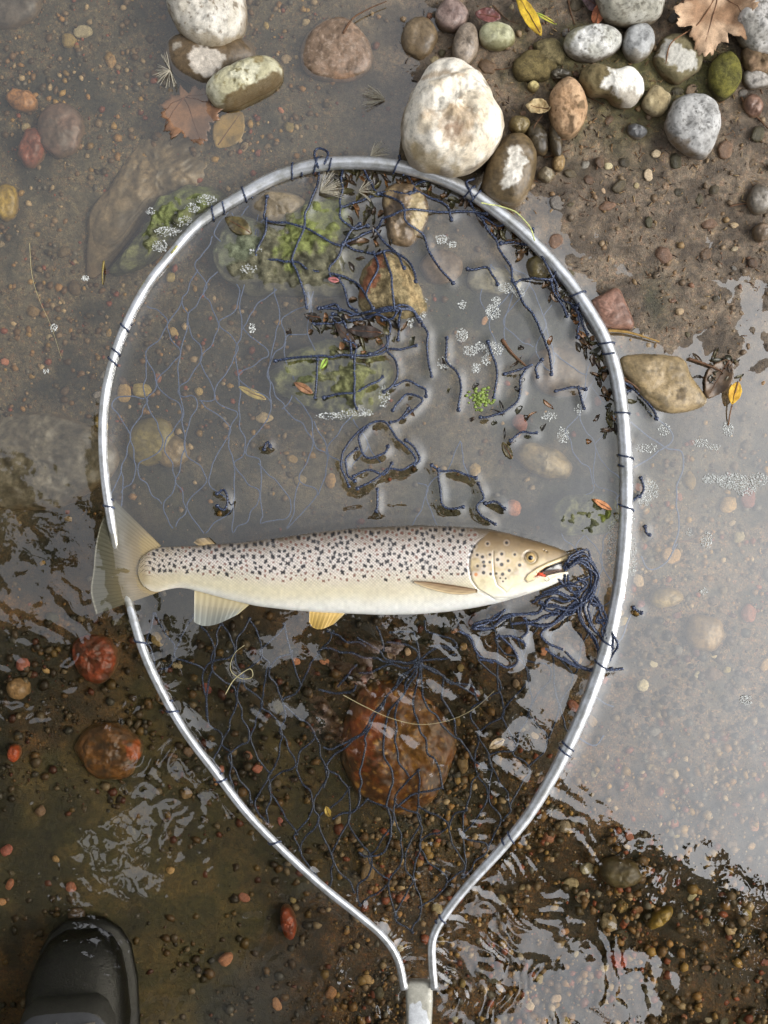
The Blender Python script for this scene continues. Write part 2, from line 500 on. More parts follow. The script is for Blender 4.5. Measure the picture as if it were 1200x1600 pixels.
STONES = []      # (cx, cy, r) in pixels, so pebbles keep clear
def in_poly(px, py, poly):
    inside = np.zeros(np.shape(px), bool)
    q = np.asarray(poly, float); n = len(q)
    for i in range(n):
        x1, y1 = q[i]; x2, y2 = q[(i + 1) % n]
        cond = ((y1 > py) != (y2 > py)) & (px < (x2 - x1) * (py - y1) / (y2 - y1 + 1e-12) + x1)
        inside ^= cond
    return inside
def poly_dist(px, py, poly, closed=True):
    q = np.asarray(poly, float); n = len(q); d = np.full(np.shape(px), 1e9)
    for i in range(n if closed else n - 1):
        a = q[i]; b = q[(i + 1) % n]; ab = b - a
        t = np.clip(((px - a[0]) * ab[0] + (py - a[1]) * ab[1]) / (ab @ ab + 1e-9), 0, 1)
        d = np.minimum(d, np.hypot(px - a[0] - t * ab[0], py - a[1] - t * ab[1]))
    return d

def stone(label, poly, above, below, c1, c2, mat, rough=0.05, seed=0, blunt=0.62, patches=(), name='stone', cat='stone', group=None, nscale=1.0, ledge=None, hires=False, top=None, speck=None, lump=0.0, grime=.75):
    """above: how far the top stands over the bed at its centre (m); patches: (polygon, colour, strength, softness px)"""
    q = np.asarray(poly, float); c = q.mean(0)
    zb = bedp(c[0], c[1])
    ztop = top if top is not None else zb + above * .85
    n, m = (120, 84) if hires else (56, 34)
    v, f, loc, pxx, pyy, dz = stone_mesh(poly, ztop, min(zb, ztop - 0.012) - below, rough * 1.9, seed, blunt, n, m, ledge, lump)
    r = np.hypot(q[:, 0] - c[0], q[:, 1] - c[1]).mean()
    t = smooth(0.32, 0.68, fbm(pxx / (22 * nscale) + seed, pyy / (22 * nscale), dz * 2, seed + 2, 5))
    col = mixc(np.broadcast_to(lin(c1), (len(v), 3)), np.broadcast_to(lin(c2), (len(v), 3)), t)
    if speck:
        sc_, ssz, sth = speck
        sp = smooth(sth, sth + 0.07, fbm(pxx / ssz, pyy / ssz, dz * 4, seed + 50, 3))
        col = mixc(col, np.broadcast_to(lin(sc_), col.shape), 0.8 * sp)
    gm = grime * (1 - smooth(.05, .62, dz + .85 * (fbm(pxx / 12, pyy / 12, dz * 2, seed + 66, 4) - .5)))
    col = mixc(col, np.broadcast_to(lin((104, 86, 62) if mat is not M_MOSS else (70, 66, 46)), col.shape), gm)
    pit = smooth(.60, .68, fbm(pxx / 6, pyy / 6, dz * 5, seed + 90, 3)) * (dz > 0)
    col = col * (1 - .35 * pit)[:, None]
    for (pp, pc, ps, soft) in patches:
        nz = (fbm(pxx / 9, pyy / 9, None, seed + 8, 4) - 0.5) * soft * 2.4
        dd = poly_dist(pxx, pyy, pp); sd = np.where(in_poly(pxx, pyy, pp), dd, -dd) + nz
        col = mixc(col, np.broadcast_to(lin(pc), col.shape), ps * smooth(-soft * 0.35, soft * 0.35, sd) * (dz > -0.1))
    o = mesh_obj(name, v, f, mat, None, col, True, loc)
    tag(o, label, cat, group)
    STONES.append((c[0], c[1], r))
    if ztop > 0.001 and min(zb, 0) < 0.0:
        for k in range(0, len(q)):
            pass
    return o

W1, W2 = (222, 214, 200), (186, 176, 160)
G1, G2 = (190, 188, 184), (148, 146, 140)
BR1, BR2 = (112, 94, 70), (84, 70, 50)

stone('round pale grey stone propped over a wet brown stone', [(262,10),(265,-22),(298,-46),(345,-46),(377,-14),(386,30),(376,62),(345,80),(305,73),(276,46)], .066, .01, (208,202,190), (176,168,152), M_DRY, .05, 1, hires=True, speck=((110,96,78), 5, .66),
      patches=[([(262,30),(300,60),(345,72),(384,50),(390,90),(300,95),(262,60)], (150,134,106), .55, 9)])
stone('flat wet brown stone with a dry pale patch under two other stones', [(257,80),(272,58),(330,52),(378,62),(397,75),(398,100),(365,125),(332,142),(292,128),(264,104)], .036, .01, (104,86,62), (80,66,46), M_WET, .04, 2, hires=True,
      patches=[([(303,92),(318,82),(355,98),(352,118),(325,128),(298,112)], (196,186,172), .95, 6), ([(270,78),(288,74),(290,84),(274,86)], (176,166,150), .8, 4)])
stone('long greenish white stone leaning beside a brown maple leaf', [(322,148),(328,132),(352,114),(388,98),(420,92),(440,104),(443,120),(428,137),(390,158),(360,170),(336,166)], .062, .01, (206,202,178), (168,162,132), M_DRY, .045, 3, hires=True, speck=((122,112,74), 7, .62),
      patches=[([(340,172),(370,158),(400,142),(445,118),(450,135),(380,180)], (96,78,50), .9, 4), ([(396,102),(412,96),(414,108),(402,116)], (120,104,66), .8, 5)])
stone('flat pinkish brown stone lying just awash in shallows', [(471,88),(480,56),(510,33),(541,29),(573,58),(583,92),(576,115),(545,129),(502,126),(477,112)], .02, .01, (136,112,92), (112,92,74), M_WET, .04, 4, blunt=.45, hires=True, speck=((150,130,112), 4, .6), top=.005,
      patches=[([(525,118),(552,118),(560,135),(520,135)], (150,118,92), .7, 4)])
def bigledge(x, y):
    d = (y - 132 - 10 * np.sin((x - 640) / 28.0)) + 0.16 * (x - 700)
    return 0.008 * smooth(-3, 5, d) - 0.006 * np.exp(-((x - 712) ** 2 + (y - 215) ** 2) / 900.0) + 0.005 * np.exp(-((x - 745) ** 2 + (y - 190) ** 2) / 500.0)
stone('large cream white boulder with brown stains touching the hoop', [(632,205),(634,180),(642,155),(656,128),(672,105),(700,97),(730,107),(755,130),(770,160),(785,187),(783,217),(765,250),(740,268),(705,273),(660,262),(637,240)], .085, .012, (236,228,212), (214,200,176), M_DRY, .075, 5, hires=True, ledge=bigledge, blunt=.55,
      patches=[([(668,205),(700,190),(735,195),(738,225),(715,245),(690,240)], (150,112,64), .45, 22), ([(655,135),(690,130),(725,140),(720,146),(690,138),(660,145)], (150,120,80), .6, 5), ([(632,225),(640,250),(670,268),(720,275),(700,262),(660,250)], (170,148,104), .6, 8), ([(690,215),(712,212),(714,228),(698,232)], (110,72,34), .6, 10)])
stone('brown oval stone with a dry white patch beside the cream boulder', [(753,292),(763,250),(788,216),(815,211),(834,230),(838,262),(826,302),(806,324),(776,316),(757,303)], .04, .012, (110,92,64), (88,74,52), M_WET, .035, 6, hires=True,
      patches=[([(792,240),(806,238),(818,262),(816,282),(800,294),(786,304),(778,296),(790,272)], (206,200,188), .97, 7)])
stone('tan egg shaped stone standing on the wet mud', [(857,168),(861,142),(885,122),(907,138),(917,172),(906,204),(886,217),(868,206)], .036, .01, (198,166,132), (166,134,102), M_DRY, .035, 7, hires=True, patches=[([(900,168),(908,164),(908,176),(896,178)], (92,76,54), .7, 4), ([(884,190),(892,190),(892,212),(886,212)], (70,54,36), .8, 4)], speck=((136,108,78), 5, .62))
stone('pale grey oblong stone with white scratches on the bank', ell(925, 68, 46, 27, -4, jit=.04), .034, .01, (214,212,206), (176,174,164), M_DRY, .05, 8, hires=True, patches=[([(876,60),(890,42),(930,42),(900,60),(885,85)], (122,116,86), .7, 9)], speck=((130,126,116), 5, .62))
stone('small smooth grey stone next to the oblong scratched one', ell(997, 67, 25, 29, 15, jit=.04), .028, .01, (182,182,180), (150,150,148), M_DRY, .04, 9, patches=[([(972,80),(1000,92),(1024,70),(1015,100),(970,100)], (110,98,74), .6, 8)])
stone('pear shaped stone, mossy brown at one end and white at the other', [(904,130),(909,108),(930,103),(958,112),(985,107),(1003,124),(1004,148),(986,168),(962,164),(946,150),(920,148)], .032, .01, (126,112,80), (102,90,62), M_DRY, .05, 10, hires=True, patches=[([(950,116),(985,108),(1004,124),(1004,148),(986,168),(966,164),(950,146),(938,140)], (226,222,212), .95, 9), ([(962,150),(985,146),(996,158),(978,170),(962,166)], (128,112,88), .6, 9)])
stone('small square cream stone below the pear shaped one', ell(1025, 159, 20, 22, 30, jit=.07, sq=.75), .022, .008, (190,176,142), (158,142,108), M_DRY, .05, 11)
stone('grey white granite stone half sunk in the mud', [(1040,202),(1046,166),(1065,150),(1098,151),(1120,168),(1122,210),(1104,246),(1082,244),(1056,228)], .036, .01, (192,190,186), (154,152,148), M_DRY, .05, 12, hires=True, speck=((112,110,106), 4, .60), patches=[([(1040,215),(1060,235),(1085,250),(1065,225)], (112,92,66), .6, 8)])
stone('big speckled grey block at the edge of the litter', [(937,22),(934,-30),(1032,-36),(1034,22),(1006,39),(962,38)], .04, .01, (186,182,170), (150,146,132), M_DRY, .05, 13, blunt=.42, hires=True, speck=((110,104,92), 4, .6))
stone('half buried stone with a pale patch crossed by a twig', ell(1060, 92, 38, 37, 20, jit=.07), .018, .01, (128,118,90), (100,92,66), M_DRY, .05, 14, hires=True, patches=[([(1026,90),(1040,68),(1060,78),(1080,88),(1086,108),(1062,118),(1035,102)], (194,190,180), .9, 9)])
stone('yellow green moss covered stone under the big dry leaf', ell(1132, 118, 26, 37, 8, jit=.05), .022, .01, (122,116,50), (94,90,40), M_MOSS, .06, 15)
stone('coarse grey stone above crumbled brown debris', ell(1186, 35, 36, 52, 0, jit=.05), .035, .01, (190,186,180), (150,146,138), M_DRY, .06, 16, hires=True, speck=((110,106,98), 4, .6))
stone('rough brown rubble lump under the coarse grey stone', ell(1185, 92, 26, 26, 0, jit=.1), .02, .01, (140,116,92), (104,86,64), M_DRY, .12, 17)
stone('greenish pale stone between yellow leaf and boulder', ell(776, 58, 29, 21, 8, jit=.04), .024, .01, (182,180,150), (148,146,112), M_DRY, .04, 18, patches=[([(745,70),(775,72),(806,66),(800,86),(750,86)], (104,98,60), .6, 6)])
stone('narrow grey brown stone upright behind the boulder', ell(727, 72, 21, 34, 12, jit=.05), .022, .01, (150,136,120), (116,102,86), M_WET, .05, 19)
stone('muddy brown flat stone at the top of the shallows', ell(656, 60, 28, 32, 10, jit=.06), .014, .01, (122,104,78), (98,82,60), M_WET, .05, 20)
stone('reddish grey stone at the foot of the leaf litter', ell(706, 25, 26, 26, 0, jit=.06), .018, .01, (150,130,120), (116,96,88), M_WET, .05, 21)
stone('mossy lump sunk in mud below the yellow leaf', ell(833, 105, 34, 25, -6, jit=.08), .016, .01, (118,104,66), (92,80,48), M_MOSS, .07, 22)
stone('flat olive stone with pine needles across it', ell(858, 82, 26, 20, 25, jit=.08), .014, .01, (124,112,78), (98,88,58), M_MOSS, .07, 23)
stone('glossy black brown pebble beside the tan egg stone', ell(840, 217, 16, 27, -18, jit=.05), .018, .008, (76,66,48), (52,44,32), M_WET, .05, 24)
stone('slim dark brown pebble wedged against the egg stone', ell(868, 222, 10, 27, -10, jit=.05), .016, .008, (92,80,58), (64,54,38), M_WET, .05, 25)
stone('olive brown pebble under the curled dry leaf', ell(812, 197, 17, 15, 10, jit=.06), .018, .008, (128,112,74), (98,84,54), M_WET, .05, 26)
stone('little dark pebble with white specks above the egg stone', ell(876, 117, 17, 8, 2, jit=.06), .014, .006, (116,108,92), (70,64,52), M_WET, .05, 27, speck=((196,190,176), 6, .58))
stone('tiny cream pebble in mud above the curled leaf', ell(833, 136, 9, 8, 0, jit=.05), .012, .005, (188,172,120), (160,142,96), M_DRY, .04, 28)
stone('brown angular pebble at the tip of a red twig', ell(873, 255, 10, 13, 10, jit=.08, sq=.8), .014, .006, (150,124,84), (112,92,60), M_WET, .05, 29)
stone('grey brown cube shaped pebble near the brown oval stone', ell(853, 273, 12, 11, 35, jit=.08, sq=.7), .014, .006, (136,124,100), (104,92,72), M_WET, .05, 30)
stone('blue grey pebble alone on open mud', ell(994, 206, 16, 11, 12, jit=.1), .012, .006, (112,112,112), (72,70,68), M_WET, .07, 31)
stone('dull grey pebble beside a thin twig on damp mud', ell(1186, 312, 18, 23, 10, jit=.07), .016, .008, (134,126,114), (104,96,84), M_WET, .05, 32)
stone('small brown pebble below the dull grey one', ell(1190, 364, 15, 15, 0, jit=.07), .014, .008, (128,108,88), (96,80,62), M_WET, .05, 33)
stone('reddish brown pebble among twigs on the bank', ell(1176, 166, 16, 18, 0, jit=.07), .014, .008, (134,104,86), (100,74,60), M_WET, .06, 34)
stone('grey pebble with white side behind the granite stone', ell(1180, 125, 22, 16, 10, jit=.08), .016, .008, (166,160,152), (112,104,94), M_DRY, .06, 35)
stone('angular red sandstone piece just outside the hoop', [(924,472),(940,460),(962,450),(974,466),(990,510),(970,516),(945,513),(934,498)], .016, .01, (150,112,94), (124,92,76), M_WET, .03, 36, blunt=.35, speck=((104,72,58), 4, .6))
stone('broad tan slab lying awash outside the hoop', [(966,562),(1000,553),(1040,556),(1066,562),(1082,592),(1102,624),(1086,640),(1042,646),(1006,628),(982,600)], .022, .012, (160,138,100), (130,112,80), M_WET, .035, 37, blunt=.38, hires=True, top=.011, patches=[([(975,598),(1010,625),(1045,640),(1035,625),(1000,605)], (92,78,52), .7, 6), ([(1050,610),(1070,606),(1066,628),(1052,626)], (88,70,40), .8, 4)])
stone('green algae coated rock with white foam outside the hoop', [(178,424),(196,392),(222,360),(246,318),(280,300),(318,294),(346,312),(332,342),(290,368),(252,392),(226,418)], .034, .01, (124,126,84), (92,92,68), M_MOSS, .14, 38, hires=True, top=.004, name='algae_stone', lump=.011, nscale=.6, patches=[([(240,310),(330,296),(340,330),(270,350),(230,370)], (116,126,70), .6, 26)])
stone('wide slab with bright green algae caught inside the net', [(330,404),(345,352),(372,338),(420,352),(448,330),(500,312),(545,310),(562,345),(570,420),(545,458),(490,462),(440,458),(388,452),(345,438)], .03, .012, (120,116,92), (92,90,72), M_MOSS, .12, 39, hires=True, top=.005, blunt=.4, name='algae_stone', lump=.011, nscale=.6,
      patches=[([(435,392),(448,352),(480,325),(532,312),(540,350),(520,380),(470,400),(455,425)], (132,140,76), .8, 30), ([(335,400),(350,350),(400,350),(412,385),(390,410),(350,420)], (120,128,102), .7, 10)])
stone('brown stone with a dark hollow under the hoop top', [(388,330),(400,306),(430,300),(470,308),(480,325),(455,345),(420,352)], .02, .01, (142,128,104), (112,100,80), M_WET, .05, 40, top=.003)
stone('grooved brown bark like stone inside the hoop top', [(598,318),(606,296),(636,286),(662,302),(670,335),(655,368),(640,388),(612,386),(602,360)], .03, .012, (132,112,86), (92,76,58), M_WET, .09, 41, hires=True, top=.012, blunt=.45, patches=[([(640,310),(662,305),(668,340),(650,370),(640,350)], (178,160,122), .8, 7), ([(600,300),(622,290),(616,310),(602,330)], (170,146,104), .6, 7)])
stone('orange tan rock crossed by net cords', [(556,470),(568,420),(588,398),(612,398),(636,418),(654,448),(664,482),(646,500),(606,500),(570,492)], .034, .012, (160,142,104), (120,106,76), M_MOSS, .12, 42, hires=True, top=.014, blunt=.45, patches=[([(558,470),(572,424),(592,400),(606,402),(592,440),(574,470)], (138,82,58), .8, 8), ([(622,420),(640,425),(655,460),(662,490),(648,480),(636,455)], (176,150,106), .6, 14)])
stone('rounded mossy stone against the inside of the hoop', ell(846, 419, 25, 21, 10, jit=.06), .02, .01, (96,84,48), (70,60,36), M_WET, .06, 43, top=.010)
stone('pale submerged stone ringed by foam inside the hoop', ell(772, 440, 44, 22, 6, jit=.08), .02, .01, (150,144,122), (118,112,92), M_WET, .05, 44, top=-.001)
stone('smooth brown stone sunk beneath the net cords', ell(690, 418, 34, 28, 0, jit=.06), .02, .01, (128,108,88), (104,88,72), M_WET, .04, 45, top=-.004)
stone('algae grown clump in the middle of the net', [(428,598),(440,562),(480,545),(520,528),(560,540),(600,560),(622,582),(606,622),(570,648),(525,658),(490,640),(455,622)], .036, .012, (128,128,88), (94,94,70), M_MOSS, .15, 46, hires=True, top=.004, name='algae_stone', lump=.011, nscale=.6, patches=[([(440,590),(460,560),(500,555),(505,590),(470,610)], (116,124,74), .55, 26), ([(510,600),(560,570),(595,580),(580,625),(530,640)], (122,124,78), .5, 26)])
stone('low algae lump with an orange leaf near the trout head', [(858,806),(880,780),(912,772),(945,772),(966,796),(955,828),(915,838),(876,832)], .03, .01, (116,116,80), (84,86,62), M_MOSS, .14, 47, hires=True, top=.003, name='algae_stone', lump=.011, nscale=.6, patches=[([(925,800),(950,796),(955,815),(930,820)], (120,128,50), .8, 8)])
stone('long buff stone sunk under the net between foam dots', ell(850, 720, 50, 24, 24, jit=.08), .02, .01, (150,130,92), (112,100,74), M_WET, .07, 48, top=-.003)
stone('flat brown stone below the foam dots', ell(880, 580, 55, 42, 10, jit=.06), .014, .01, (122,104,84), (98,84,68), M_WET, .04, 49, top=-.004)
stone('long sandy slab sunk in the shallows by the maple leaf', [(345,150),(378,176),(386,208),(352,240),(306,296),(240,330),(200,380),(160,420),(130,384),(146,330),(196,256),(252,196),(300,160)], .008, .014, (132,114,86), (96,84,64), M_WET, .14, 50, blunt=.6, hires=True, nscale=.7, lump=.004)
stone('great rounded grey boulder sunk outside the hoop', ell(62, 718, 116, 78, -6, jit=.04), .018, .02, (112,104,88), (84,76,62), M_WET, .08, 51, hires=True, nscale=.7, lump=.004)
stone('rounded pinkish stone lying under clear shallow water', ell(96, 203, 37, 43, 0, jit=.06), .02, .01, (122,96,82), (92,76,64), M_WET, .09, 52)
stone('brick red stone touching the pinkish one under water', ell(51, 231, 20, 31, 12, jit=.06), .018, .01, (132,74,50), (96,56,40), M_WET, .09, 53)
stone('orange tan stone above the brick red one', ell(36, 158, 26, 17, 20, jit=.07), .016, .01, (168,118,70), (132,94,58), M_WET, .05, 54)
stone('yellow ochre stone lying in grey silt, far from the hoop', ell(12, 316, 17, 30, 0, jit=.07), .016, .01, (160,132,50), (120,98,42), M_WET, .06, 55)
stone('dark grey stone sunk in the clear shallows', ell(20, 12, 44, 32, -20, jit=.06), .02, .01, (96,86,76), (72,64,56), M_WET, .05, 56)
stone('big rust brown boulder lying deep under the net', [(536,1160),(546,1104),(580,1066),(630,1056),(676,1080),(704,1126),(708,1186),(684,1240),(628,1268),(572,1246),(546,1206)], .03, .02, (118,72,30), (74,46,20), M_WET, .12, 57, hires=True, nscale=.6, lump=.003, patches=[([(546,1150),(560,1100),(590,1080),(600,1120),(575,1200),(555,1200)], (140,66,28), .6, 30), ([(618,1120),(670,1110),(680,1180),(640,1200)], (128,90,42), .6, 34)], speck=((176,128,60), 5, .62))
stone('large brick red stone under dark water beside the hoop', [(112,1016),(124,996),(150,990),(178,1000),(184,1030),(172,1058),(150,1068),(124,1048)], .024, .015, (142,66,38), (88,46,26), M_WET, .10, 58, hires=True, nscale=.6, lump=.002)
stone('broad rust brown stone in the dark bed below the red one', ell(174, 1172, 52, 44, 10, jit=.07), .02, .015, (110,72,34), (74,50,26), M_WET, .10, 59, hires=True, nscale=.6, lump=.002, patches=[([(196,1160),(222,1158),(224,1185),(204,1192)], (168,86,46), .8, 8)])
stone('thin red stone lying upright like a sliver', ell(451, 1440, 12, 27, -12, jit=.05), .022, .01, (150,70,38), (104,50,30), M_WET, .1, 60)
stone('bright red stone among gravel under dark water', ell(964, 1497, 17, 13, 10, jit=.06), .02, .01, (150,68,44), (104,50,34), M_WET, .1, 61)
stone('tan square stone deep under the bright reflection', ell(1101, 988, 29, 28, 12, jit=.06, sq=.75), .02, .01, (146,118,76), (116,94,62), M_WET, .05, 62)
stone('yellow stone seen through pale water by the hoop', ell(1040, 934, 27, 16, -8, jit=.06), .02, .01, (160,136,80), (130,108,64), M_WET, .05, 63)
stone('dark olive rounded stone in the gravel', ell(968, 1362, 34, 24, 10, jit=.06), .025, .01, (92,80,52), (70,58,38), M_WET, .05, 64)
stone('long yellow stone in the dark gravel', ell(1030, 1432, 24, 11, -40, jit=.07), .02, .01, (150,122,52), (112,90,40), M_WET, .05, 65)
stone('round tan stone sunk near the large brick red stone', ell(30, 1075, 18, 17, 0, jit=.06), .02, .01, (150,118,80), (116,92,64), M_WET, .05, 66)
stone('small bright red stone near the broad rust brown one', ell(23, 1176, 10, 14, 10, jit=.06), .018, .008, (176,82,44), (140,60,34), M_WET, .05, 67)
stone('greenish yellow round stone sunk under faint net cords', ell(238, 690, 38, 40, 0, jit=.07), .02, .01, (128,114,62), (104,92,52), M_WET, .06, 68)
stone('flat brown stone showing inside the net by the hoop', ell(268, 705, 28, 26, 0, jit=.07), .018, .01, (126,106,72), (100,86,60), M_WET, .06, 69)

# ------------------------------------------------------------------ pebbles (individuals) and gravel (stuff)
PEB_MESH = []
for k in range(9):
    bm = bmesh.new()
    bmesh.ops.create_icosphere(bm, subdivisions=3, radius=1.0)
    co = np.array([v.co[:] for v in bm.verts])
    f = fbm(co[:, 0] * 1.1 + k * 7, co[:, 1] * 1.1, co[:, 2] * 1.1, k, 3) - 0.5
    sq = [1.0, .9, 1.15, .8, 1.0][k % 5]
    for v, q in zip(bm.verts, f):
        v.co = Vector([math.copysign(abs(c) ** sq, c) for c in v.co]) * (1 + 0.75 * q)
    me = bpy.data.meshes.new('pebble')
    bm.to_mesh(me); bm.free()
    me.polygons.foreach_set('use_smooth', np.ones(len(me.polygons), dtype=bool))
    me.materials.append(M_WET)
    PEB_MESH.append(me)
PEBC = {'ochre yellow': (158,128,62), 'rust red': (142,76,48), 'cream': (186,166,126), 'grey': (126,118,106), 'brown': (112,86,56), 'dark olive': (84,74,46), 'pale buff': (168,142,100), 'orange': (172,106,56)}
def mat_pebble(name, c):
    m, t, b = mat_new(name)
    oi = t.nodes.new('ShaderNodeObjectInfo')
    hs = t.nodes.new('ShaderNodeHueSaturation'); hs.inputs['Color'].default_value = c
    mr = nd(t, 'ShaderNodeMapRange'); mr.inputs['To Min'].default_value = .55; mr.inputs['To Max'].default_value = 1.2
    t.links.new(oi.outputs['Random'], mr.inputs['Value']); t.links.new(mr.outputs['Result'], hs.inputs['Value'])
    ms = nd(t, 'ShaderNodeMath'); ms.operation = 'MULTIPLY_ADD'; ms.inputs[1].default_value = .035; ms.inputs[2].default_value = .4825
    fr = nd(t, 'ShaderNodeMath'); fr.operation = 'FRACT'; mm_ = nd(t, 'ShaderNodeMath'); mm_.operation = 'MULTIPLY'; mm_.inputs[1].default_value = 7.31
    t.links.new(oi.outputs['Random'], mm_.inputs[0]); t.links.new(mm_.outputs[0], fr.inputs[0]); t.links.new(fr.outputs[0], ms.inputs[0]); t.links.new(ms.outputs[0], hs.inputs['Hue'])
    hs.inputs['Saturation'].default_value = .88
    grain(t, b, hs.outputs['Color'], scale=9, amp=.4, scale2=2.2, amp2=.45, bump=.35, dist=.06)
    b.inputs['Roughness'].default_value = .45
    return m
PEBM_ = {k: ('pebble_' + k.replace(' ', '_'), L(*v)) for k, v in PEBC.items()}
PEBM = {k: mat_pebble(*v) for k, v in PEBM_.items()}

HOOP = [(632,1545),(622,1500),(600,1465),(560,1430),(500,1382),(440,1327),(385,1270),(335,1205),(290,1145),(255,1085),(225,1020),(204,950),(187,880),(173,810),(163,740),(160,670),(165,610),(180,550),(200,500),(230,445),(265,400),(310,350),(370,310),(430,277),(490,259),(550,254),(610,258),(670,272),(730,298),(790,340),(840,385),(885,435),(920,485),(945,530),(962,580),(972,640),(977,700),(979,760),(977,830),(970,900),(960,960),(945,1020),(925,1080),(900,1140),(865,1210),(825,1275),(780,1330),(730,1385),(695,1430),(677,1465),(675,1500),(679,1545)]

import re
REFS = [('yoke', 655, 1575), ('boot toe', 112, 1470)]
for o_ in COL.objects:
    if o_.get('category') == 'stone':
        mt_ = re.match(r'^(.*?\b(?:stone|boulder|slab|pebble|rock|lump|block|clump|piece))\b', o_['label'])
        if mt_ and len(mt_.group(1).split()) <= 5:
            kz = S * (H - o_.location.z) / H
            REFS.append((mt_.group(1), 600 + o_.location.x / kz, 800 - o_.location.y / kz))
def near_ref(x, y):
    return min(REFS, key=lambda q: (q[1] - x) ** 2 + (q[2] - y) ** 2)[0]
_yy, _xx = np.mgrid[0:1600:4, 0:1200:4]
HMASK = in_poly(_xx.astype(float), _yy.astype(float), HOOP)
def in_hoop(x, y):
    return 0 <= x < 1200 and 0 <= y < 1600 and bool(HMASK[int(y) // 4, int(x) // 4])
def pebble(px, py, rx, ry, ang, cname, label, group, h=0.7, sink=0.35):
    zb = bedp(px, py)
    k = S * (H - zb) / H
    o = bpy.data.objects.new('pebble', rnd.choice(PEB_MESH))
    a, b_ = rx * k, ry * k
    c = min(a, b_) * h
    o.scale = (a, b_, c)
    q = P(px, py, zb)
    o.location = (q[0], q[1], zb + c * (1 - 2 * sink) * 0.9)
    o.rotation_euler = (rnd.uniform(-.15, .15), rnd.uniform(-.15, .15), math.radians(ang))
    COL.objects.link(o)
    o.material_slots[0].link = 'OBJECT'
    o.material_slots[0].material = PEBM[cname]
    tag(o, label, 'pebble', group)
    return o

ZONES = [  # name, test, count, colours, size range px
 ('on the dark gravel bed inside the hoop, between belly and yoke', lambda x, y, ins: y > 985 and ins, 44, ['ochre yellow','brown','orange','pale buff','dark olive','rust red'], (6, 14), 'in dark gravel'),
 ('on the dark gravel bed outside the hoop, beyond its yoke end', lambda x, y, ins: y > 1260 and not ins and x > 640, 58, ['ochre yellow','brown','rust red','dark olive','pale buff','cream','orange'], (5.5, 13), 'in deep gravel'),
 ('on the dark weedy bed between the hoop and the boot', lambda x, y, ins: y > 960 and not ins and x < 640, 30, ['ochre yellow','brown','dark olive','rust red','orange'], (6, 13), 'on weedy bed'),
 ('under pale water outside the hoop beside the trout head', lambda x, y, ins: 690 < y <= 1260 and not ins and x > 900, 42, ['cream','grey','pale buff','rust red','ochre yellow','brown'], (6, 15), 'under pale water'),
 ('in the silty shallows upstream of the hoop', lambda x, y, ins: y < 700 and not ins and x < 480, 26, ['ochre yellow','pale buff','grey','brown','orange'], (6, 14), 'in silty shallows'),
 ('sunk in silt inside the hoop above the trout', lambda x, y, ins: 260 < y < 800 and ins, 18, ['ochre yellow','brown','pale buff','orange'], (7, 15), 'sunk in silt'),
 ('half pressed into the wet mud of the bank', lambda x, y, ins: y < 560 and not ins and x > 600, 22, ['grey','cream','brown','pale buff','dark olive'], (4.5, 9), 'in wet mud'),
]
placed = []
for zn, test, cnt, cols, (r0, r1), zs in ZONES:
    got = tries = 0
    while got < cnt and tries < 6000:
        tries += 1
        x, y = rnd.uniform(0, 1200), rnd.uniform(0, 1600)
        ins = in_hoop(x, y)
        if not test(x, y, ins): continue
        r = r0 + (r1 - r0) * rnd.random() ** 2.2
        if any((x - a) ** 2 + (y - b) ** 2 < (c * 0.98 + r) ** 2 for a, b, c in STONES): continue
        if any((x - a) ** 2 + (y - b) ** 2 < (c + r) ** 2 for a, b, c in placed): continue
        if 150 < x < 890 and 820 < y < 960: continue
        placed.append((x, y, r)); got += 1
        cn_ = rnd.choice(cols)
        ar = rnd.uniform(.6, .95)
        pebble(x, y, r, r * ar, rnd.uniform(0, 180), cn_, ('%s %s %s pebble %s near the %s' % ('tiny' if r < r0 + .12 * (r1 - r0) else 'small' if r < r0 + .45 * (r1 - r0) else 'plump', cn_, 'long' if ar < .7 else 'oval' if ar < .83 else 'round', zs, near_ref(x, y))), 'pebbles ' + zs, rnd.uniform(.5, .85), rnd.uniform(.3, .58))
got = tries = 0
while got < 30 and tries < 4000:
    tries += 1
    x, y = rnd.uniform(630, 1200), rnd.uniform(-5, 300) if rnd.random() < .8 else rnd.uniform(250, 420)
    r = rnd.uniform(7, 15)
    if in_hoop(x, y) or (y > 220 and x < 860): continue
    if any((x - a) ** 2 + (y - b) ** 2 < (c * .98 + r) ** 2 for a, b, c in STONES): continue
    if any((x - a) ** 2 + (y - b) ** 2 < (c + r) ** 2 for a, b, c in placed): continue
    placed.append((x, y, r)); got += 1
    cn_ = rnd.choice(['brown', 'dark olive', 'grey', 'brown', 'pale buff', 'dark olive']); ar = rnd.uniform(.6, .95)
    pebble(x, y, r, r * ar, rnd.uniform(0, 180), cn_, 'muddy %s %s pebble half buried near the %s' % (cn_, 'long' if ar < .7 else 'oval' if ar < .83 else 'round', near_ref(x, y)), 'pebbles half buried in the bank', .6, rnd.uniform(.45, .62))
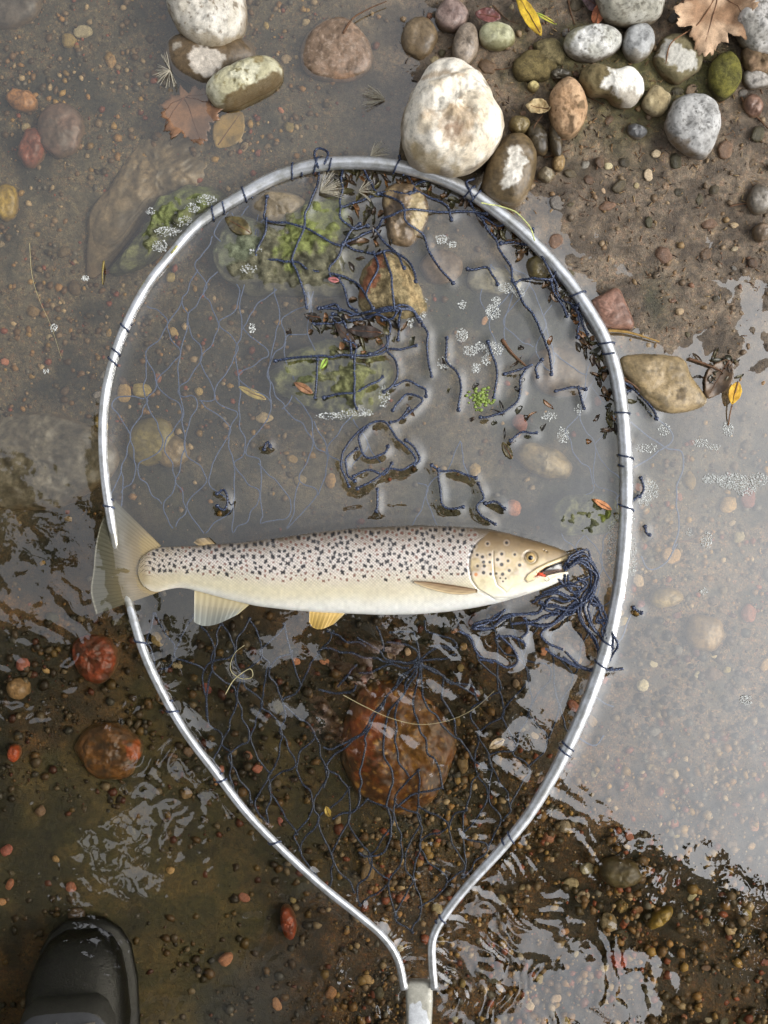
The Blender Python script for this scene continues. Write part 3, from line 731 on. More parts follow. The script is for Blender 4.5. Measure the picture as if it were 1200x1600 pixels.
# single pebbles that stand out
for (x, y, rx, ry, a, cn_, lb) in [
    (130, 50, 13, 9, 5, 'cream', 'cream pebble alone on brown shallow bed, brightest there'),
    (108, 65, 12, 12, 0, 'ochre yellow', 'dull yellow pebble next to the lone cream pebble'),
    (575, 1360, 17, 12, 80, 'ochre yellow', 'yellow oval pebble under crossing net cords near the yoke'),
    (722, 1190, 17, 10, 95, 'ochre yellow', 'yellow green pebble next to the deep rust boulder'),
    (883, 1290, 11, 10, 0, 'cream', 'round cream pebble in shade beside the hoop'),
    (890, 1380, 12, 9, 10, 'pale buff', 'first of two round buff pebbles in dark gravel'),
    (918, 1355, 11, 10, 0, 'cream', 'cream bead like pebble above two buff pebbles'),
    (950, 1438, 13, 16, 20, 'pale buff', 'striped buff pebble in dark gravel'),
    (1170, 957, 12, 16, 10, 'rust red', 'dark red pebble seen through the pale reflection'),
    (1025, 240, 7, 6, 0, 'cream', 'tiny cream pebble pressed in open mud'),
    (950, 260, 7, 6, 0, 'cream', 'tiny yellowish cream pebble alone on mud'),
    (195, 612, 11, 16, 0, 'ochre yellow', 'yellow pebble sunk just inside the hoop'),
    (222, 610, 16, 12, 0, 'ochre yellow', 'wide yellow pebble sunk among faint net cords'),
    (120, 1430, 14, 12, 0, 'brown', 'brown pebble sunk in weed above the boot')]:
    pebble(x, y, rx, ry, a, cn_, lb, None if False else 'single pebbles that stand out')

# fine gravel: thousands of tiny stones, one object
bm = bmesh.new(); bmesh.ops.create_icosphere(bm, subdivisions=1, radius=1.0)
GV = np.array([v.co[:] for v in bm.verts]); GF = np.array([[v.index for v in fc.verts] for fc in bm.faces]); bm.free()
NG = 60000
gxp = rng.uniform(-60, 1260, NG); gyp = rng.uniform(-60, 1680, NG)
dens = np.where(gyp > 960, .30 + .70 * smooth(420, 620, gxp) * smooth(1080, 1280, gyp), 0.0) + smooth(940, 1010, gxp) * smooth(640, 800, gyp) + 0.14 + 0.50 * (gxp < 520) * (gyp < 720)
clump = smooth(0.30, 0.62, fbm(gxp / 70, gyp / 70, None, 91, 3))
keep = rng.random(NG) < np.clip(dens, 0, 1) * (0.3 + 0.7 * clump) * .95
gxp, gyp = gxp[keep], gyp[keep]
n = len(gxp)
zb = bed_m((gxp - 600) * S, (800 - gyp) * S)
kk = S * (H - zb) / H
gr = (1.0 + 5.6 * rng.random(n) ** 4.0) * kk
gr = np.where(gyp > 960, gr * 1.25, gr)
sx = gr * rng.uniform(.75, 1.3, n); sy = gr * rng.uniform(.75, 1.2, n); sz = gr * rng.uniform(.45, .8, n)
an = rng.uniform(0, np.pi, n)
jit = 1 + 0.62 * (rng.random((n, len(GV))) - 0.5)
vx = GV[None, :, 0] * jit * sx[:, None]; vy = GV[None, :, 1] * jit * sy[:, None]; vz = GV[None, :, 2] * sz[:, None]
ca, sa = np.cos(an)[:, None], np.sin(an)[:, None]
wx = (gxp - 600) * kk; wy = (800 - gyp) * kk
V = np.stack([wx[:, None] + vx * ca - vy * sa, wy[:, None] + vx * sa + vy * ca, zb[:, None] + 0.25 * sz[:, None] + vz], -1).reshape(-1, 3)
F = (GF[None] + (np.arange(n) * len(GV))[:, None, None]).reshape(-1, 3)
pal = lin(np.array([(112,84,52),(84,64,40),(148,116,62),(128,70,44),(164,140,104),(100,92,78),(74,60,36),(140,104,58),(122,100,72),(92,70,44)]))
pi = rng.integers(0, len(pal), n)
gc = pal[pi] * rng.uniform(.55, 1.15, n)[:, None]
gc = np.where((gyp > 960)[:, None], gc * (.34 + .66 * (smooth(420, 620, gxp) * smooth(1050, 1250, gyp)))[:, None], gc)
mudz = smooth(-0.012, 0.002, zb)[:, None]
gc = gc * (1 - mudz * .6) + mudz * .6 * lin((116, 98, 78))
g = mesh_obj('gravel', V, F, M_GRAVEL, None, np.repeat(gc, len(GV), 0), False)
tag(g, 'fine mixed brown gravel strewn over the stream bed', 'gravel', None, 'stuff')

# ------------------------------------------------------------------ landing net: hoop, yoke, handle
net = empty('landing_net', P(655, 1560, 0))
tag(net, 'landing net with aluminium hoop and navy blue cord mesh', 'landing net')
hp = crom(HOOP, 5.0)
def hoopz(px, py):
    z = 0.006
    z = z + 0.010 * smooth(420, 250, py) if False else z + 0.008 * (1 - smooth(250, 480, py)) * smooth(350, 600, px)
    z = z + 0.003 * smooth(850, 950, px)
    z = z - 0.016 * np.exp(-((px - 190) / 90.0) ** 2 - ((py - 890) / 75.0) ** 2)
    z = z - 0.004 * smooth(1150, 1450, py)
    return z
def hoopr(px, py):
    """tube radius in pixels"""
    top = 1 - smooth(350, 560, py)
    right = smooth(560, 860, px)
    r = 7.4 + 4.0 * np.maximum(top * smooth(260, 430, px), right * (1 - smooth(1080, 1500, py)))
    r = r - 0.6 * (1 - right) * smooth(1000, 1200, py)
    return r * .90
hz = hoopz(hp[:, 0], hp[:, 1]); hr = hoopr(hp[:, 0], hp[:, 1]) * S
hpts = np.array([P(a, b, c) for (a, b), c in zip(hp, hz)])
m, t, b = mat_new('brushed_aluminium')
tcn = t.nodes.new('ShaderNodeTexCoord')
n1_ = nd(t, 'ShaderNodeTexNoise', Scale=60, Detail=6, Roughness=.7); n2_ = nd(t, 'ShaderNodeTexNoise', Scale=900, Detail=3)
for q in (n1_, n2_): t.links.new(tcn.outputs['Object'], q.inputs['Vector'])
rp = t.nodes.new('ShaderNodeValToRGB')
rp.color_ramp.elements[0].position = .36; rp.color_ramp.elements[0].color = L(172, 172, 168)
rp.color_ramp.elements[1].position = .62; rp.color_ramp.elements[1].color = L(220, 222, 226)
t.links.new(n1_.outputs['Fac'], rp.inputs['Fac'])
rp2 = t.nodes.new('ShaderNodeValToRGB')         # pits and grime specks
rp2.color_ramp.elements[0].position = .70; rp2.color_ramp.elements[0].color = (1, 1, 1, 1)
rp2.color_ramp.elements[1].position = .78; rp2.color_ramp.elements[1].color = (.35, .33, .28, 1)
t.links.new(n2_.outputs['Fac'], rp2.inputs['Fac'])
mm = t.nodes.new('ShaderNodeMix'); mm.data_type = 'RGBA'; mm.blend_type = 'MULTIPLY'; mm.inputs['Factor'].default_value = 1
t.links.new(rp.outputs['Color'], mm.inputs['A']); t.links.new(rp2.outputs['Color'], mm.inputs['B'])
t.links.new(mm.outputs['Result'], b.inputs['Base Color'])
b.inputs['Metallic'].default_value = .8; b.inputs['Roughness'].default_value = .36
M_ALU = m
v, f, caps = tube(hpts, hr, sides=20)
hoop = MB(); hoop.add(v, [f] + list(caps)); hoop = hoop.build('hoop', M_ALU, None)
child_of(hoop, net)
# algae film on the tube's shoulder is a band of its own colour
k0 = [i for i, (a, b_) in enumerate(hp) if a < 300 and 370 < b_ < 480]
M_FILM = mat_plain('algae_film', L(176, 172, 112), rough=.6, scale=500, amp=.5, scale2=120, amp2=.4)
fm = MB()
for i in range(0, len(k0) - 3, 5):
    seg = hpts[k0[i]:k0[i] + 4].copy(); seg[:, 2] += hr[k0[i]] * .62
    seg += rng.normal(0, .0012, 3)
    fm.tube(seg, hr[k0[i]] * rng.uniform(.28, .42), sides=6)
child_of(fm.build('algae_film', M_FILM), net)
# yoke block joining the two tube ends, with a collar and rivets, and the long handle behind
def loft(sections, name, mat, parent=None, n=24, sq=.5):
    """sections: (centre xyz, half width, half height) along a path in y; superellipse section in xz"""
    th = np.linspace(0, 2 * np.pi, n, endpoint=False)
    c, s_ = np.cos(th), np.sin(th)
    ux = np.sign(c) * np.abs(c) ** sq; uz = np.sign(s_) * np.abs(s_) ** sq
    V = np.vstack([np.stack([cc[0] + a * ux, np.full(n, cc[1]), cc[2] + b_ * uz], 1) for cc, a, b_ in sections])
    k = len(sections)
    i = np.arange(k - 1)[:, None] * n; j = np.arange(n)[None, :]; j2 = (j + 1) % n
    F = [tuple(map(int, q)) for q in np.stack([i + j, i + n + j, i + n + j2, i + j2], -1).reshape(-1, 4)]
    F += [tuple(range(n)), tuple(range((k - 1) * n, k * n))[::-1]]
    return mesh_obj(name, V, F, mat, parent)
M_YOKE = mat_plain('cast_alloy', L(196, 198, 200), rough=.5, metal=.3, scale=700, amp=.15, scale2=160, amp2=.2, bump=.4)
yk = []
for py, hw, hh in [(1532, 21, 8), (1536, 25, 10), (1560, 25, 11), (1600, 23, 11), (1640, 20, 11), (1646, 17, 10)]:
    yk.append((P(655, py, -0.0065), hw * .86 * S, hh * S))
child_of(loft(yk, 'yoke', M_YOKE), net)
hd = crom([P(655, 1640, 0.0), P(662, 1760, 0.004), (0.06, -0.85, 0.012), (0.085, -1.15, 0.03), (0.10, -1.45, 0.05)], .01)
mb = MB(); mb.tube(hd, .0115, sides=20); child_of(mb.build('handle', M_ALU), net)
mb = MB(); mb.tube(hd[-24:], .016, sides=20); child_of(mb.build('grip', mat_plain('black_foam', L(30, 30, 32), rough=.85, scale=600)), net)

# ---- cord
m, t, b = mat_new('navy_cord')
tcn = t.nodes.new('ShaderNodeTexCoord')
n1_ = nd(t, 'ShaderNodeTexNoise', Scale=1100, Detail=2, Roughness=.6); t.links.new(tcn.outputs['Object'], n1_.inputs['Vector'])
rp = t.nodes.new('ShaderNodeValToRGB')
rp.color_ramp.elements[0].position = .40; rp.color_ramp.elements[0].color = L(9, 11, 19)
rp.color_ramp.elements[1].position = .72; rp.color_ramp.elements[1].color = L(120, 138, 172)
e = rp.color_ramp.elements.new(.54); e.color = L(29, 38, 66)
t.links.new(n1_.outputs['Fac'], rp.inputs['Fac']); t.links.new(rp.outputs['Color'], b.inputs['Base Color'])
b.inputs['Roughness'].default_value = .45; b.inputs['Specular IOR Level'].default_value = .5
M_CORD = m

CORD_SURF = []    # cords that touch the water surface (for the meniscus)
_bm = bmesh.new(); bmesh.ops.create_icosphere(_bm, subdivisions=2, radius=1.0)
KNV = np.array([v.co[:] for v in _bm.verts]) * (1 + .25 * (rng.random((42, 1)) - .5)); KNF = np.array([[v.index for v in fc.verts] for fc in _bm.faces]); _bm.free()
def cord(mb, pts, z=0.004, r=0.00125, knots=False, jitter=0.0, zfun=None, mark=True, wob=1.0, step=0.0011, seed=None):
    p = np.asarray(pts, float)
    if p.shape[1] == 2:
        zz = np.full(len(p), z) if np.isscalar(z) else np.asarray(z, float)
        p = np.column_stack([p, zz])
    q = crom(p, 2.0)
    sd = rnd.randint(0, 9999) if seed is None else seed
    u = np.arange(len(q))
    q[:, 0] += wob * 3.2 * (vnoise(u / 9.0, u * 0 + sd) - .5); q[:, 1] += wob * 3.2 * (vnoise(u / 9.0, u * 0 + sd + 50) - .5)
    if zfun is not None: q[:, 2] = zfun(q[:, 0], q[:, 1])
    wv = np.array([P(a, b_, c) for a, b_, c in q])
    wv = crom(wv[::2] if len(wv) > 6 else wv, step)
    mb.tube(wv, r, sides=8, twist=820.0, groove=.26)
    if knots:
        for kp in (wv[0], wv[-1]): mb.add(KNV * r * rnd.uniform(1.6, 2.1) * np.array([1, 1, .8]) + kp, [KNF])
    if mark:
        CORD_SURF.append(wv)
    return wv

# cords draped over the stones inside the hoop top (traced)
TOPC = [
 [(500,250),(497,285),(488,305),(480,330),(475,355),(465,380),(458,405),(465,430),(477,462),(480,480)],
 [(417,306),(413,325),(418,342),(450,348),(475,355),(505,370),(530,382),(537,378)],
 [(418,342),(415,362),(405,382),(400,400)],
 [(535,262),(534,290),(535,322),(560,312),(580,308),(592,302),(612,300),(640,302)],
 [(535,322),(533,340),(550,356),(575,352)],
 [(592,302),(580,290),(572,272),(566,262)],
 [(625,246),(632,268),(642,285),(648,298),(640,302)],
 [(648,298),(670,308),(690,314),(702,326),(706,345)],
 [(648,290),(660,282),(678,282),(688,290)],
 [(537,380),(560,370),(588,358),(600,340),(633,329),(660,329),(700,332),(740,333),(762,334)],
 [(592,304),(612,308),(632,324),(635,345),(650,360),(662,368),(672,390),(690,420),(706,440)],
 [(537,380),(560,390),(585,396),(602,393),(618,396),(640,412),(652,440)],
 [(588,358),(600,378),(618,396),(634,420)],
 [(537,382),(545,362),(560,352)],
 [(412,408),(440,408),(460,410),(500,425),(530,432),(555,440),(572,460),(583,484)],
 [(530,432),(538,455),(545,478),(560,488)],
 [(583,396),(591,420),(582,440),(572,458)],
 [(600,396),(611,430),(616,468),(618,482)],
 [(537,382),(530,402),(515,420),(518,440)],
 [(505,480),(530,482),(560,490),(600,482),(635,478),(655,498),(662,512)],
 [(520,488),(548,494),(580,486),(612,480),(640,484),(658,505)],
 [(500,484),(524,476),(535,495),(556,500),(590,490),(626,484),(648,490),(668,520),(668,552),(672,590)],
 [(490,508),(520,505),(556,500),(590,493),(607,506),(606,535),(590,548),(575,554)],
 [(535,504),(545,520),(548,540),(550,556)],
 [(515,495),(530,510),(542,525)],
 [(620,484),(612,500),(596,498)], [(626,486),(624,510),(622,530)],
 [(606,520),(604,545),(618,560),(622,580),(616,600),(600,615)],
 [(540,530),(555,545),(553,580),(553,615),(560,640)], [(496,560),(495,590),(492,622)], [(505,622),(530,616),(555,612),(580,600),(600,588)],
 [(430,562),(470,558),(520,556),(575,554),(620,545),(650,540)],
 [(735,312),(742,328),(755,348),(775,375),(782,390),(796,412),(803,440)],
 [(782,381),(808,380),(834,382)], [(833,360),(836,382),(846,398),(862,434),(880,468),(896,478),(905,500),(904,528)],
 [(803,440),(818,434),(846,438),(862,436),(872,420)], [(896,478),(908,498),(918,524)], [(862,436),(866,456),(880,478),(888,496)],
 [(732,418),(745,422),(764,418),(770,432),(778,444)], [(803,440),(818,470),(832,490),(848,520),(856,545),(862,588)],
 [(754,336),(775,352),(792,346),(808,352)], [(905,470),(900,478),(897,480)],
 [(790,582),(814,576),(833,570),(814,590),(808,622),(786,644),(752,652)], [(764,536),(776,570),(774,602),(770,622)],
 [(700,530),(698,560),(712,580),(720,602),(716,640)], [(845,560),(836,575),(838,590)],
 [(800,690),(815,676),(840,676)], [(866,612),(890,605),(918,606)], [(905,606),(912,640)],
 [(683,735),(688,760),(693,790),(706,797),(722,792)], [(745,755),(756,778),(744,795),(756,812),(776,818)], [(756,784),(775,786),(792,796)], [(742,746),(716,735),(690,736),(672,728)],
 [(545,762),(535,725),(545,690),(570,666),(598,660),(616,682),(640,700),(652,718),(632,732),(602,736),(580,752),(560,764)],
 [(575,668),(562,684),(566,706),(584,716),(600,708),(607,694)], [(556,700),(540,716),(542,738),(556,752)],[(632,690),(648,700),(655,716),(646,730)],[(640,640),(625,655),(606,660)], [(590,765),(592,785),(586,800)],[(550,745),(572,735),(600,740),(612,724)],
 [(612,640),(622,628),(640,616),(660,624),(648,640),(630,655)], [(618,600),(640,596),(662,608),(664,622)],
 [(340,770),(350,766),(356,780),(350,796),(340,790)], [(412,700),(416,690),(421,700)],
 [(972,594),(988,604),(1002,616),(1024,640),(1028,656)], [(962,600),(980,598),(988,608),(976,614)], [(1006,822),(1010,834),(1016,838)], [(990,950),(998,958),(1002,960)],
 [(1000,745),(1004,762),(998,776)], [(970,800),(985,785),(1000,772)],
]
def drape(x, y):
    zb_ = bed_m((x - 600) * S, (800 - y) * S)
    return np.maximum(zb_ + 0.004, 0.0035 + 0.0 * x)
mbt = MB()
STONE_TOP = [(470,385,95,.007),(632,338,38,.016),(612,450,50,.018),(525,592,85,.007),(846,419,27,.013),(436,326,42,.006)]
def drape_top(x, y):
    z_ = 0.0022 + 0.0020 * vnoise(x / 30.0, y / 30.0)
    for cx, cy, r_, h_ in STONE_TOP:
        z_ = np.maximum(z_, h_ * (1.25 - ((x - cx) ** 2 + (y - cy) ** 2) / (r_ * 1.25) ** 2))
    # rise to the tube near the hoop top
    dh = np.full(np.shape(x), 1e9)
    for a, b_ in hp[::6]: dh = np.minimum(dh, np.hypot(x - a, y - b_))
    return np.maximum(z_, 0.012 * (1 - smooth(6, 26, dh)))
for c in TOPC:
    mbt = MB(); cord(mbt, c, zfun=drape_top, wob=1.5, knots=True)
    child_of(mbt.build('net_cord', M_CORD), net)

# thick tangle hanging from the jaw to the hoop
mbg = MB()
TANG = [
 [(882,884,.022),(892,872,.024),(912,866,.020),(926,880,.016),(930,905,.014),(922,930,.012),(905,948,.008),(880,955,.006)],
 [(884,890,.020),(902,878,.024),(920,888,.018),(924,912,.014),(912,936,.010),(890,950,.007),(860,945,.006),(840,938,.008)],
 [(890,880,.024),(915,874,.022),(934,896,.016),(930,926,.012),(918,950,.010),(925,975,.008),(940,1000,.006)],
 [(845,928,.010),(868,918,.012),(890,910,.014),(905,925,.012),(885,940,.009),(862,934,.008),(850,948,.005),(870,958,.003)],
 [(838,936,.008),(858,926,.011),(882,928,.012),(908,940,.009),(900,958,.006),(876,950,.005),(856,960,.003)],
 [(882,895,.018),(884,912,.014),(896,925,.013),(914,915,.014),(900,900,.016)],
 [(900,930,.010),(908,970,.007),(928,1000,.005),(936,1025,.006),(946,1018,.012)],
 [(920,930,.010),(938,955,.010),(950,980,.010),(958,1004,.016),(952,1030,.008),(930,1046,.004),(905,1040,.003),(880,1025,.003)],
 [(930,960,.008),(944,978,.010),(948,1000,.014),(936,1022,.008),(934,1045,.005),(955,1048,.004),(975,1046,.002)],
 [(924,945,.010),(940,950,.010),(934,968,.008),(948,970,.010),(942,992,.010),(955,1010,.014)],
 [(790,955,.003),(770,968,.004),(742,974,.004),(745,984,.003),(772,978,.003),(800,962,.004),(838,958,.004),(850,945,.005)],
 [(800,972,.003),(822,974,.004),(850,966,.004),(880,956,.005)],
 [(772,996,.003),(782,992,.004),(800,1010,.003),(810,1030,.003),(800,1042,.003),(775,1036,.003),(750,1030,.002)],
 [(782,992,.003),(800,996,.003),(818,1004,.003),(822,1014,.003)], [(850,1014,.003),(868,1024,.003),(890,1036,.003),(910,1044,.003),(936,1050,.003),(960,1044,.002)],
 [(720,985,.002),(735,1000,.001),(748,1022,.001),(770,1036,.002)], [(822,965,.003),(826,985,.003),(816,995,.003)],
 [(905,935,.010),(890,955,.006),(868,972,.003),(845,978,.003),(820,970,.003)],
 [(915,860,.018),(905,872,.020),(888,876,.022),(880,890,.020)], [(870,905,.018),(886,916,.014),(908,905,.016),(926,898,.015)],
 [(880,962,.004),(862,975,.003),(846,990,.003),(858,1006,.003),(880,1014,.003)],
]
for c in TANG:
    cord(mbg, [(a, b_) for a, b_, _ in c], z=[q for _, _, q in c], r=.00135, wob=1.6)
    if c[0][1] < 960 and len(c) > 4:       # doubled strands in the bundle
        o_ = rnd.uniform(-5, 5)
        cord(mbg, [(a + o_, b_ + rnd.uniform(-5, 5)) for a, b_, _ in c], z=[q + rnd.uniform(-.002, .004) for _, _, q in c], r=.00125, wob=2.2)
child_of(mbg.build('tangled_netting', M_CORD), net)

# submerged bag of the net: loose diamond mesh hanging under the hoop
mbs = MB(); mbu = MB()
def sub_z(x, y):
    zb_ = bed_m((x - 600) * S, (800 - y) * S)
    return np.minimum(np.maximum(zb_ + .006, -.004 - .020 * smooth(600, 1000, y) - .03 * smooth(1000, 1150, y) + .012 * (vnoise(x / 60, y / 60, None, 5) - .5)), -.0025)
cell = 46
GN = {}
for iy in range(5, 33):
    for ix in range(2, 24):
        x = ix * cell + (cell / 2 if iy % 2 else 0); y = iy * cell
        x += 24 * (vnoise(np.array([ix * 1.7]), np.array([iy * 1.3]), None, 3)[0] - .5) * 2; y += 24 * (vnoise(np.array([ix * 1.7]), np.array([iy * 1.3]), None, 8)[0] - .5) * 2
        GN[(ix, iy)] = (x, y)
def ok_node(q):
    x, y = q
    return in_hoop(x, y)
def strand(ix, side):
    run = []
    def flush():
        if len(run) < 2: return
        ym = np.mean([q[1] for q in run]); up = ym < 960
        cord(mbu if up else mbs, list(run), zfun=sub_z, knots=not up, r=.0007 if up else .0011, mark=False, step=.0016, wob=2.2)
    for iy in range(5, 33):
        q = GN.get((ix, iy)) if iy % 2 == 0 else GN.get((ix if side > 0 else ix - 1, iy))
        ok = q is not None and ok_node(q)
        if ok:
            x, y = q
            if (y < 300 and x > 420) or (500 < x < 720 and 985 < y < 1200) or (190 < x < 900 and 835 < y < 955): ok = False
            if y < 835 and 430 < x < 900 and vnoise(np.array([x / 90]), np.array([y / 90]), None, 19)[0] < .55: ok = False
        if ok: run.append(q)
        if not ok or (run and iy % 2 == 0 and rnd.random() < (.10 if q and q[1] < 960 else .06)):
            flush(); run[:] = [q] if ok else []
    flush()
for ix in range(2, 24):
    for side in (1, -1): strand(ix, side)
FAN = [[(655,1035),(632,1060),(604,1095),(582,1130),(570,1165),(563,1200),(562,1235)],[(655,1036),(640,1070),(622,1110),(618,1150),(626,1190),(640,1215)],
 [(656,1036),(648,1075),(645,1110),(655,1140),(668,1170),(682,1195),(690,1230)],[(655,1034),(626,1062),(590,1105),(560,1148),(520,1168),(500,1170)],
 [(655,1036),(630,1080),(606,1125),(600,1170),(612,1210),(606,1260)],[(657,1036),(660,1080),(680,1120),(710,1150),(735,1180),(770,1205)],
 [(656,1036),(675,1052),(693,1058),(715,1070),(745,1090)],[(690,1058),(690,1085),(705,1110),(716,1150)],
 [(500,1008),(540,1020),(575,1030),(610,1035),(655,1033),(690,1030),(715,1025)],[(560,1000),(590,1020),(620,1034),(650,1030),(645,1010),(625,1005),(605,1006)],
 [(590,975),(596,1000),(598,1018)],[(650,990),(655,1010),(656,1033),(672,1045),(695,1058)],[(608,990),(640,988),(650,990)],[(660,972),(668,985),(690,992),(708,1000),(712,1012),(690,1008),(668,1008)],
 [(655,1030),(680,1015),(705,1014),(718,1008)],[(510,985),(545,1000),(570,1012)],[(655,1040),(700,1062),(735,1075),(750,1095)],[(530,1070),(545,1050),(560,1035)],[(500,1075),(525,1082),(548,1078),(558,1066)],
 [(560,1055),(590,1048),(610,1040),(640,1042)],[(582,1135),(545,1160),(515,1190),(508,1230)],[(562,1235),(555,1262),(520,1280)],[(606,1260),(610,1300),(590,1340),(560,1330)],[(690,1230),(650,1240),(620,1262)]]
for c in FAN: cord(mbs, c, zfun=lambda x, y: -.008 - .035 * smooth(1000, 1180, y) + 0 * x, r=.00125, mark=False, step=.0013, wob=2.4)
# loops drifting outside the hoop
for c in [[(985,660),(1010,680),(1040,700),(1064,706),(1067,735),(1056,760),(1058,790),(1060,830),(1050,860)],[(1010,640),(1034,660),(1050,676),(1048,692),(1030,704)],[(990,730),(1010,720),(1030,704)],
          [(1000,870),(1016,890),(1040,880),(1058,850)],[(985,960),(975,990),(962,1010)],[(930,1090),(960,1105)],[(900,1150),(930,1165),(945,1150)]]:
    cord(mbu, c, zfun=lambda x, y: -.003 + 0 * x, r=.0009, mark=False, step=.0015)
M_CORD_LIT = mat_plain('highlit_cord', L(78, 92, 124), rough=.6, scale=1100, amp=.45, scale2=300, amp2=.3)  # paler copy of the cord; highlights on it painted into the colour
su = mbu.build('highlit_netting', M_CORD_LIT); su['kind'] = 'stuff'; child_of(su, net)
sn = mbs.build('submerged_netting', M_CORD); sn['kind'] = 'stuff'
child_of(sn, net)

# lashings: cord wound round the tube
def lash(px, py, turns=1.2, slope=9, r=.00105):
    i = int(np.argmin(np.hypot(hp[:, 0] - px, hp[:, 1] - py)))
    i = min(max(i, 3), len(hp) - 4)
    c = hpts[i]; tdir = hpts[i + 2] - hpts[i - 2]; tdir /= np.linalg.norm(tdir)
    side = np.cross(tdir, (0, 0, 1)); side /= np.linalg.norm(side)
    th = np.linspace(-.3, turns * 2 * np.pi - .3, 30)
    R_ = hr[i] + r * .8
    pts = [c + R_ * (math.cos(a) * side + math.sin(a) * np.array([0, 0, 1])) + tdir * slope * S * (a / (2 * math.pi) - .5) * 2 for a in th]
    mb = MB(); mb.tube(np.array(pts), r, sides=6, twist=900, groove=.14)
    child_of(mb.build('lashing', M_CORD), net)
for (x, y) in [(502,257),(462,268),(385,303),(340,332),(625,262),(735,302),(905,462),(948,540),(974,650),(978,720),(977,800),(948,1010),(938,1045),(885,1168),(797,1310),(690,1440),(425,1312),(345,1218),(268,1108),(215,1000),(172,790),(178,560),(195,510)]:
    lash(x, y, rnd.uniform(.9, 1.5), rnd.uniform(5, 12))
# loops standing off the tube near the top
mb = MB()
cord(mb, [(497,262,.02),(492,240,.014),(500,232,.012),(512,240,.016),(506,258,.024)], mark=False)
cord(mb, [(740,312,.02),(735,300,.024),(728,285,.018),(740,280,.014)], mark=False)
child_of(mb.build('loose_loop', M_CORD), net)
mb = MB(); cord(mb, [(752,318,.026),(785,322,.024),(812,336,.024),(828,356,.024),(836,378,.022)], r=.0007, mark=False)
child_of(mb.build('pale_thread', mat_plain('pale_thread', L(196, 200, 130), rough=.6, scale=400)), net)

# ------------------------------------------------------------------ the trout
BLOT = None
TX = np.array([216,219,225,235,245,270,300,350,400,450,500,550,600,650,700,750,790,830,860,875,884,888.0])
TT = np.array([886,876,867,860,856,854,853,850,845,838,831,826,823,821,822,825,832,843,852,857,861,867.0])
BX = np.array([216,219,225,235,245,265,285,310,350,400,450,500,550,600,650,700,740,780,820,850,870,884,888.0])
BB = np.array([898,908,917,924,926,920,918,924,935,947,953,957,959,961,960,956,950,942,930,920,911,904,897.0])
def spl(x, xs, ys):
    s_ = np.interp(x, xs, ys)
    a = np.interp(x - 9, xs, ys); c = np.interp(x + 9, xs, ys); a2 = np.interp(x - 4, xs, ys); c2 = np.interp(x + 4, xs, ys)
    return np.where((x > xs[0] + 10) & (x < xs[-1] - 10), .2 * (s_ + a + c + a2 + c2), s_)
NXF, NV, NBOT = 900, 200, 36
fx = np.linspace(216, 888, NXF)
Tt = spl(fx, TX, TT); Bb = spl(fx, BX, BB)
yc = (Tt + Bb) / 2; hh = (Bb - Tt) / 2
Wt = np.interp(fx, [216,225,245,280,340,420,520,620,720,780,830,860,880,886,888], [.4,1.6,5.5,13,22,31,38,41,39,34,26,19,12,7,2.5])    # half thickness, px
Wt = np.convolve(np.pad(Wt, 12, 'edge'), np.ones(25) / 25, 'valid')
Zc = 0.008 - 0.006 * (1 - smooth(216, 420, fx)) + 0.004 * smooth(650, 850, fx)      # tail lies lower, the head is lifted
tv = np.linspace(-np.pi / 2, np.pi / 2, NV)              # dorsal edge -> belly edge over the top
sy_ = np.sin(tv); cz_ = np.cos(tv) ** .82
tb = np.linspace(np.pi / 2, 3 * np.pi / 2, NBOT + 2)[1:-1]
FY = yc[:, None] + hh[:, None] * np.concatenate([sy_, np.sin(tb)])[None, :]
FZ = Zc[:, None] + S * Wt[:, None] * np.concatenate([cz_, -np.abs(np.cos(tb)) ** .82])[None, :]
FX = np.repeat(fx[:, None], NV + NBOT, 1)
TOP = np.concatenate([np.ones(NV, bool), np.zeros(NBOT, bool)])[None, :] & np.ones((NXF, 1), bool)
vv = (FY - Tt[:, None]) / np.maximum((Bb - Tt)[:, None], 1e-6)      # 0 back .. 1 belly

# colours
def cm(a, b_, t_): return a * (1 - t_[..., None]) + b_ * t_[..., None]
nz = fbm(FX / 26, FY / 14, None, 5, 4); nz2 = fbm(FX / 5, FY / 5, None, 15, 3)
dors = lin((112, 92, 64)); sil = lin((212, 200, 188)); yel = lin((216, 206, 176)); bel = lin((234, 233, 226)); tanh_ = lin((196, 168, 118)); crm = lin((232, 218, 176))
FC = np.broadcast_to(dors, FX.shape + (3,)).copy()
back = smooth(-.02, 0.34, vv + .10 * (nz - .5)); FC = cm(FC, sil, back)
back2 = smooth(.36, .82, vv + .16 * (nz - .5) + .05 * smooth(500, 300, FX)); FC = cm(FC, yel, back2)
b3 = smooth(.70, .98, vv + .06 * (nz - .5) - .10 * (1 - smooth(300, 620, FX))); FC = cm(FC, bel, b3)
tailw = 1 - smooth(225, 330, FX)
FC = cm(FC, lin((186, 168, 134)), .5 * tailw)
wrist = (1 - smooth(212, 244, FX)) * smooth(.05, .3, vv) * (1 - smooth(.75, 1.0, vv))
FC = cm(FC, lin((172, 146, 108)), .7 * wrist)
FC = cm(FC, lin((150, 134, 100)), .9 * (1 - smooth(216, 236, FX)))
